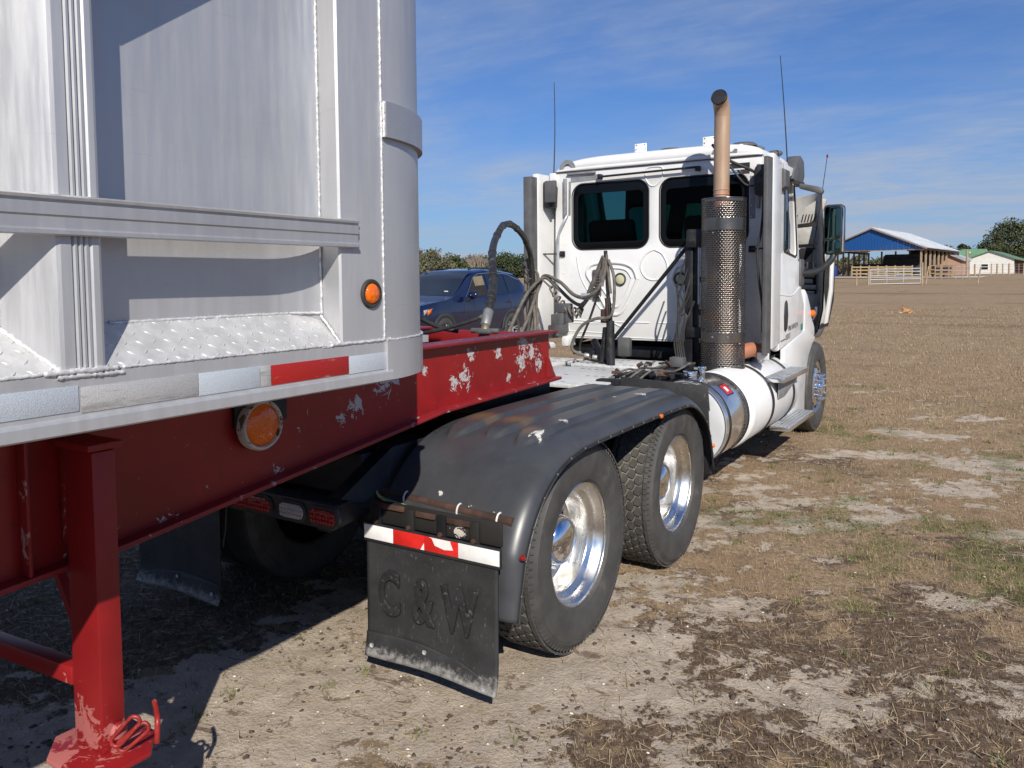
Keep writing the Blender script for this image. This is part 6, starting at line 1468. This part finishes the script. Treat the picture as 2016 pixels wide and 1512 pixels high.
# ------------------------------------------------------------------ trees
def leafmat(name, c0, c1):
    t = NT(name); nz = t.noise(.55, 4, .6); oi = t.noise(6, 3, .6)
    c = t.mix(t.mr(nz, .35, .65), c0, c1); c = t.mix(t.mr(oi, .4, .7, 0, .5), c, tuple(x*.6 for x in c0))
    t.set(Base_Color=c, Roughness=.75, Specular_IOR_Level=.2); return t.m
m_bark = M('grey_bark', (.11, .09, .07), .95, 0, .3, 3, (6, 6, .8), bump=.4, bs=20)
m_leafA = leafmat('oak_leaves', (.055, .070, .030), (.115, .120, .060)); m_leafB = leafmat('dusty_green_leaves', (.10, .105, .058), (.18, .160, .10)); m_leafC = leafmat('dark_oak_leaves', (.035, .052, .024), (.075, .090, .044))
def tree(label, x, y, h, w, mt, seed, name='oak_tree', cat='tree', group='trees round the field', leaf=.26, ncl=44, nper=90, low=.12, skew=0.0):
    rng = np.random.default_rng(seed); z = gz1(x, y); t = thing(name, label, cat, (x, y, z), group)
    th = h*(.35+low*.4); tr = MB(); rr = random.Random(seed)
    tr.tube([(0, 0, -.2), (.06*w*rr.uniform(-.4, .4), 0, th*.5), (0, .02*w, th)], [h*.035, h*.028, h*.020], 8)
    for k in range(7):
        a = rr.uniform(0, 2*PI); l = w*.33
        tr.tube([(0, 0, th*rr.uniform(.55, 1)), (l*.5*math.cos(a), l*.5*math.sin(a), th+h*.12), (l*math.cos(a), l*math.sin(a), th+h*rr.uniform(.22, .42))], [h*.016, h*.010, h*.004], 6)
    tr.build('trunk', m_bark, t, smooth=50, loc=(0, 0, 0))
    cs = []
    while len(cs) < ncl:
        p = rng.uniform(-1, 1, 3)
        if np.hypot(p[0], p[1]) < 1 and (p**2).sum() < 1.15:
            zz = (p[2]+1)/2; ww = w/2*(.62+.45*math.sin(PI*min(1, zz*1.05)**.7))*(1-.25*zz)
            cs.append((p[0]*ww+skew*zz, p[1]*ww, h*(low+(.93-low)*zz), w*rng.uniform(.09, .17)))
    Vs = []; n_t = 0
    for (cx_, cy_, cz_, r_) in cs:
        d = rng.normal(size=(nper, 3)); d /= np.linalg.norm(d, axis=1)[:, None]
        c = np.array([cx_, cy_, cz_])+d*np.array([1, 1, .72])*r_*rng.uniform(.35, 1.05, (nper, 1))
        u = rng.normal(size=(nper, 3)); u /= np.linalg.norm(u, axis=1)[:, None]; v = np.cross(u, rng.normal(size=(nper, 3))); v /= np.linalg.norm(v, axis=1)[:, None]
        s = leaf*rng.uniform(.6, 1.3, (nper, 1))
        Vs.append(np.stack([c-u*s*.5, c+v*s*.35, c+u*s*.5, c-v*s*.35], 1))
    Vs = np.concatenate(Vs).reshape(-1, 3); nq = len(Vs)//4
    o = fastmesh('crown', Vs, np.arange(nq*4).reshape(-1, 4), mt, t, 4); return t
def bare_tree(label, x, y, h, w, seed):
    rr = random.Random(seed); z = gz1(x, y); t = thing('bare_tree', label, 'tree', (x, y, z)); mb = MB()
    def grow(p, d, l, r, lev):
        q = p+d*l; mid = p+d*l*.5+Vector((rr.uniform(-1, 1), rr.uniform(-1, 1), 0))*l*.05
        mb.tube([p, mid, q], [r, r*.8, r*.55], 4 if lev > 1 else 6, False)
        if lev >= 5: return
        for k in range(3 if lev < 3 else 3):
            ax = Vector((rr.uniform(-1, 1), rr.uniform(-1, 1), rr.uniform(-.2, .5))).normalized()
            grow(p+d*l*rr.uniform(.6, 1), (d+ax*.62+Vector((0, 0, .10))).normalized(), l*.70, r*.55, lev+1)
    for k in range(7):
        a = 2*PI*k/7+rr.uniform(-.3, .3); grow(Vector((0, 0, 0)), Vector((math.cos(a)*.5, math.sin(a)*.5, 1)).normalized(), h*.30, h*.016, 1)
    mb.build('branch_crown', M('pale_grey_twigs', (.30, .24, .20), .9), t, smooth=0, loc=(0, 0, 0), weld=False)['kind'] = 'stuff'
    MB().cyl((0, 0, -.2), (0, 0, .5), h*.04, 8).build('trunk', m_bark, t, loc=(0, 0, 0)); return t
def px_at(px, py, w_):
    d = F+Rv*((px-1008)/1550)-Uv*((py-645)/1550); return Vector((2.91, -3.36, 1.79))+d*w_
LT = [(800, 6.4, 7.2, 112, m_leafB), (850, 5.6, 6.6, 118, m_leafB), (888, 5.0, 6.2, 124, m_leafA), (920, 5.2, 6.5, 134, m_leafC), (955, 5.2, 6.8, 130, m_leafA), (992, 5.3, 7.0, 122, m_leafC), (1020, 4.4, 5.6, 120, m_leafC), (1060, 4.0, 7.0, 132, m_leafA), (760, 6.0, 8, 118, m_leafA), (715, 6.4, 8, 122, m_leafC)]
LTL = ['oak behind the trailer front, first of those hidden by the dump body', 'greyish oak seen just right of the trailer nose above the suv', 'olive oak above the windscreen of the suv', 'dark oak directly behind the pale leafless tree',
       'olive oak seen just inside the arch of the thick hose', 'tall dark oak framed by the arch of the thick hose', 'dark rounded oak sloping down beside the far house', 'dark oak behind the grey roof of the far house', 'oak far left, hidden behind the dump body', 'outermost far left oak hidden behind the dump body']
for i, (px, h, w_, d, mt) in enumerate(LT):
    p = px_at(px, 545, d); tree(LTL[i], p.x, p.y, h*.74, w_*1.15, mt, 100+i, group='oaks along the far left field edge', ncl=60, nper=70, leaf=.34, low=.0)
p = px_at(941, 545, 108); bare_tree('pale leafless tree with fine upright branches before the oaks', p.x, p.y, 4.9, 5, 5)
p = px_at(1992, 540, 118); tree('big loose grey green tree behind the white house', p.x, p.y+50, 11.0, 12.5, m_leafA, 31, ncl=120, nper=90, leaf=.42, low=.10, group=None)
p = px_at(1985, 540, 160); tree('second green tree rising behind the white house roof', p.x+4, p.y+12, 9.0, 11, m_leafA, 36, ncl=80, nper=80, leaf=.42, low=.05, group=None)
p = px_at(1895, 540, 190); tree('small dark round tree above the green roof', p.x, p.y, 7.6, 5.8, m_leafC, 32, ncl=40, nper=80, leaf=.42, low=.3, group=None)
p = px_at(1862, 540, 215); tree('low olive tree right behind the barn roof', p.x, p.y, 8.4, 7.5, m_leafB, 33, ncl=50, nper=80, leaf=.45, low=.2, group=None)
for i in range(7):
    p = px_at(1600+32*i, 540, 230+7*(i % 3)); tree('hazy far tree seen between the barn posts', p.x, p.y, 5.4+.7*(i % 2), 9.0, m_leafB, 60+i, group='far trees behind the barn', ncl=40, nper=50, leaf=.6, low=.0)
# the wood that closes the field all round, too far off to tell its trees apart
_rng = np.random.default_rng(77); _V = []
for k in range(420):
    a = _rng.uniform(0, 2*PI); d = _rng.uniform(300, 340); cx_, cy_ = d*math.sin(a), d*math.cos(a)
    if -.72 < math.atan2(cx_-2.9, cy_+3.4) < -.30 or -.12 < math.atan2(cx_-2.9, cy_+3.4) < .30: continue
    h = _rng.uniform(5, 8.5); c = np.array([cx_, cy_, gz1(cx_, cy_)+h*.45])+_rng.normal(size=(60, 3))*np.array([3.6, 3.6, h*.24]); c[:, 2] = np.maximum(c[:, 2], gz1(cx_, cy_))
    u = _rng.normal(size=(60, 3)); u /= np.linalg.norm(u, axis=1)[:, None]; v = np.cross(u, _rng.normal(size=(60, 3))); v /= np.linalg.norm(v, axis=1)[:, None]; s_ = 1.5*_rng.uniform(.6, 1.3, (60, 1))
    _V.append(np.stack([c-u*s_*.5, c+v*s_*.4, c+u*s_*.5, c-v*s_*.4], 1))
_V = np.concatenate(_V).reshape(-1, 3); fw = fastmesh('far_woods', _V, np.arange(len(_V)).reshape(-1, 4), m_leafA, None, 4); fw['kind'] = 'stuff'
# ------------------------------------------------------------------ dog
def dog():
    x, y = -.32, 31.1; z = gz1(x, y)
    B = [((0.0, 0, .13), .10), ((.14, 0, .14), .115), ((.26, 0, .13), .105), ((-.12, 0, .18), .105), ((-.20, 0, .27), .070), ((-.25, -.01, .35), .058), ((-.31, -.03, .345), .038), ((-.36, -.045, .335), .026),
         ((-.19, -.06, .10), .042), ((-.30, -.08, .035), .030), ((-.42, -.09, .028), .026), ((-.17, .07, .09), .042), ((-.28, .09, .035), .030), ((-.40, .10, .028), .026),
         ((.25, -.11, .10), .075), ((.14, -.16, .045), .038), ((.03, -.16, .026), .026), ((.38, .02, .08), .026), ((.48, -.05, .03), .016)]
    Ed = [(0, 1), (1, 2), (0, 3), (3, 4), (4, 5), (5, 6), (6, 7), (3, 8), (8, 9), (9, 10), (3, 11), (11, 12), (12, 13), (2, 14), (14, 15), (15, 16), (2, 17), (17, 18)]
    me = bpy.data.meshes.new('dog'); me.from_pydata([b[0] for b in B], Ed, []); o = bpy.data.objects.new('tmpdog', me); COL.objects.link(o)
    sk = o.modifiers.new('s', 'SKIN'); sub = o.modifiers.new('u', 'SUBSURF'); sub.levels = 2
    for v, b in zip(me.skin_vertices[0].data, B): v.radius = (b[1], b[1])
    me.skin_vertices[0].data[0].use_root = True
    dgp = bpy.context.evaluated_depsgraph_get(); dgp.update(); m2 = bpy.data.meshes.new_from_object(o.evaluated_get(dgp)); bpy.data.objects.remove(o)
    m2.materials.clear(); finish(m2, 0); m2.polygons.foreach_set('use_smooth', [True]*len(m2.polygons)); m2.name = 'dog'
    coat = NT('tan_dog_coat'); c = coat.mix(coat.mr(coat.noise(9, 5, .6), .4, .62), (.42, .24, .10), (.30, .14, .055))
    sz = coat.n('ShaderNodeSeparateXYZ'); coat.l(coat.tc.outputs['Object'], sz.inputs[0]); c = coat.mix(coat.mr(sz.outputs['Z'], .09, .02), c, (.55, .42, .28)); coat.set(Base_Color=c, Roughness=.85)
    D = link('dog', m2, coat.m); D.location = (x, y, z); D.rotation_euler = (0, 0, rad(22)); D.scale = (.66, .66, .72); tag(D, 'tan dog lying in the dry grass with its head up', 'dog')
    ear = M('dark_dog_ear', (.16, .08, .04), .9)
    for s in (-1, 1): MB().lathe([(.028, 0), (.022, .035), (.006, .085), (.0001, .09)], 'z', (-.235, s*.042, .385), 10).build('ear', ear, D, smooth=60, loc=(0, 0, 0))
    MB().sphere((-.385, -.05, .338), .016, 8, 6).build('nose', m_black, D, smooth=60, loc=(0, 0, 0))
    for s in (-1, 1): MB().sphere((-.30, -.028+s*.034, .368), .009, 8, 6).build('eye', m_black, D, smooth=60, loc=(0, 0, 0))
dog()
# ------------------------------------------------------------------ grass, clods, pebbles on the ground
CAMP = np.array([2.91, -3.36])
def visible(x, y, wmin=.9, wmax=60):
    d0 = x-CAMP[0]; d1 = y-CAMP[1]; w_ = d0*F.x+d1*F.y; r_ = d0*Rv.x+d1*Rv.y
    return (w_ > wmin) & (w_ < wmax) & (r_ < .72*w_+.4) & (r_ > -.74*w_-.6)
def scatter(n, near, far, pw=1.0, seed=0):
    rng = np.random.default_rng(seed); w_ = near*(far/near)**(rng.random(n)**pw); t = rng.uniform(-.74, .72, n)
    x = CAMP[0]+F.x/np.hypot(F.x, F.y)*w_+Rv.x*t*w_; y = CAMP[1]+F.y/np.hypot(F.x, F.y)*w_+Rv.y*t*w_; return x, y, w_, rng
def blades(name, n, near, far, mt, seed, sel, lmin, lmax, wd, lean=.6, cl=1, wscale=0.0):
    x, y, w_, rng = scatter(n, near, far, .8, seed); sd_, so_, g_ = ground_masks(x, y); k = sel(sd_, so_, g_, rng, x, y); x, y, w_ = x[k], y[k], w_[k]
    if cl > 1:
        x = np.repeat(x, cl)+rng.normal(0, .022, len(x)*cl); y = np.repeat(y, cl)+rng.normal(0, .022, len(y)*cl); w_ = np.repeat(w_, cl)
    m = len(x); z = gz(x, y); L = rng.uniform(lmin, lmax, m)*(1+wscale*w_); a = rng.uniform(0, 2*PI, m); ln = rng.uniform(.1, 1, m)*lean; W_ = wd*rng.uniform(.6, 1.3, m)*(1+wscale*1.6*w_)
    dx, dy = np.cos(a), np.sin(a); b = np.stack([x, y, z-.004], 1); sdv_ = np.stack([-dy, dx, 0*x], 1)*W_[:, None]*.5
    tip = b+np.stack([dx*L*np.sin(ln), dy*L*np.sin(ln), L*np.cos(ln)], 1)
    V = np.stack([b-sdv_, b+sdv_, tip], 1).reshape(-1, 3)
    o = fastmesh(name, V, np.arange(m*3).reshape(-1, 3), mt); o['kind'] = 'stuff'; return o
def grassmat(name, a, b):
    t = NT(name); t.set(Base_Color=t.mix(t.mr(t.noise(14, 4, .7), .3, .7), a, b), Roughness=.8, Specular_IOR_Level=.2); return t.m
m_dry = grassmat('dry_grass_blades', (.24, .165, .092), (.44, .325, .20)); m_brn = grassmat('brown_dead_litter', (.075, .048, .030), (.20, .135, .085)); m_grn = grassmat('green_grass_blades', (.07, .10, .022), (.17, .20, .055)); m_straw = grassmat('straw_litter', (.30, .22, .13), (.50, .41, .28))
notsand = lambda sd_, so_, g_, rng, x, y: (rng.random(len(x)) < (1-sd_)*.85*(.35+.65*(1-so_))+.02)
blades('dry_grass', 150000, 1.6, 14, m_dry, 1, notsand, .010, .028, .0028, 1.52, 2, .06)
blades('brown_litter', 120000, 1.6, 13, m_brn, 11, lambda sd_, so_, g_, rng, x, y: rng.random(len(x)) < .04+(1-sd_)*(.18+.6*so_), .010, .034, .0036, 1.55, 1, .06)
blades('dry_grass_far', 70000, 9, 34, m_dry, 2, lambda sd_, so_, g_, rng, x, y: rng.random(len(x)) < (1-.8*sd_), .02, .05, .007, 1.35, 1, .03)
blades('green_grass', 42000, 1.6, 14, m_grn, 3, lambda sd_, so_, g_, rng, x, y: rng.random(len(x)) < g_*(1-.6*sd_)*.9, .012, .034, .0045, 1.2, 3, .06)
blades('grass_tuft', 150, 1.6, 9, m_grn, 4, lambda sd_, so_, g_, rng, x, y: (rng.random(len(x)) < .5), .02, .05, .0055, 1.3, 18, .05)
def litter(name, n, mt, seed, lmin, lmax, wd, sel):
    x, y, w_, rng = scatter(n, 1.5, 13, .9, seed); sd_, so_, g_ = ground_masks(x, y); k = sel(sd_, so_, g_, rng, x, y); x, y = x[k], y[k]; m = len(x); z = gz(x, y)+.004
    a = rng.uniform(0, 2*PI, m); L = rng.uniform(lmin, lmax, m); d = np.stack([np.cos(a), np.sin(a), rng.uniform(-.12, .25, m)], 1)*L[:, None]; s = np.stack([-np.sin(a), np.cos(a), 0*a], 1)*wd; up_ = np.array([0, 0, wd])
    c = np.stack([x, y, z], 1); k2 = s*rng.uniform(-3, 3, (m, 1))
    V = np.stack([c-d/2-s, c-d/2+s, c+k2+s, c+k2-s, c+d/2+s*.6, c+d/2-s*.6, c+k2+up_], 1).reshape(-1, 3); o_ = (np.arange(m)*7)[:, None]
    Fq = np.concatenate([o_+np.array([[0, 1, 6]]), o_+np.array([[1, 2, 6]]), o_+np.array([[3, 0, 6]]), o_+np.array([[2, 4, 6]]), o_+np.array([[4, 5, 6]]), o_+np.array([[5, 3, 6]])])
    o = fastmesh(name, V, Fq, mt); o['kind'] = 'stuff'
litter('straw_litter', 6500, m_straw, 5, .03, .14, .0017, lambda sd_, so_, g_, rng, x, y: rng.random(len(x)) < .25+.6*so_+.25*(1-sd_))
def lumps(name, n, mt, seed, r0, r1, sel, flat=.7, near=1.5, far=12, pw=2.2):
    x, y, w_, rng = scatter(n, near, far, .85, seed); sd_, so_, g_ = ground_masks(x, y); k = sel(sd_, so_, g_, rng, x, y); x, y = x[k], y[k]; m = len(x); r = r0+(r1-r0)*rng.random(m)**pw; z = gz(x, y)+r*.25
    base = np.array([(1, 0, 0), (-1, 0, 0), (0, 1, 0), (0, -1, 0), (0, 0, 1), (0, 0, -1), (.62, .62, .5), (-.62, .62, .5), (-.62, -.62, .5), (.62, -.62, .5)])
    fc = np.array([(0, 6, 9), (6, 2, 7), (7, 1, 8), (8, 3, 9), (4, 6, 7), (4, 7, 8), (4, 8, 9), (4, 9, 6), (0, 2, 6), (2, 1, 7), (1, 3, 8), (3, 0, 9)])
    V = base[None]*r[:, None, None]*rng.uniform(.6, 1.25, (m, 10, 1)); V[:, :, 2] *= flat; V = V*rng.uniform(.7, 1.3, (m, 1, 3))
    a = rng.uniform(0, 2*PI, m); c_, s_ = np.cos(a)[:, None], np.sin(a)[:, None]; X = V[:, :, 0]*c_-V[:, :, 1]*s_; Y = V[:, :, 0]*s_+V[:, :, 1]*c_
    V = np.stack([X+x[:, None], Y+y[:, None], V[:, :, 2]+z[:, None]], -1).reshape(-1, 3)
    Fq = ((np.arange(m)*10)[:, None, None]+fc[None]).reshape(-1, 3); o = fastmesh(name, V, Fq, mt); o['kind'] = 'stuff'
m_clod = M('dark_soil_clod', (.075, .052, .036), .95, 0, .35, 30, bump=.3, bs=200); m_peb = M('white_shell_bit', (.62, .57, .47), .7, 0, .2, 30)
lumps('soil_clods', 26000, m_clod, 6, .002, .015, lambda sd_, so_, g_, rng, x, y: rng.random(len(x)) < (.05+.75*so_)*sst(fbm(x, y, 2.7, 4, 19, .7), .42, .62)+.05, .6, 1.5, 10, 4.0)
lumps('shell_bits', 2600, m_peb, 7, .0025, .009, lambda sd_, so_, g_, rng, x, y: rng.random(len(x)) < .25+.6*sd_, .5, 1.5, 9, 2.5)
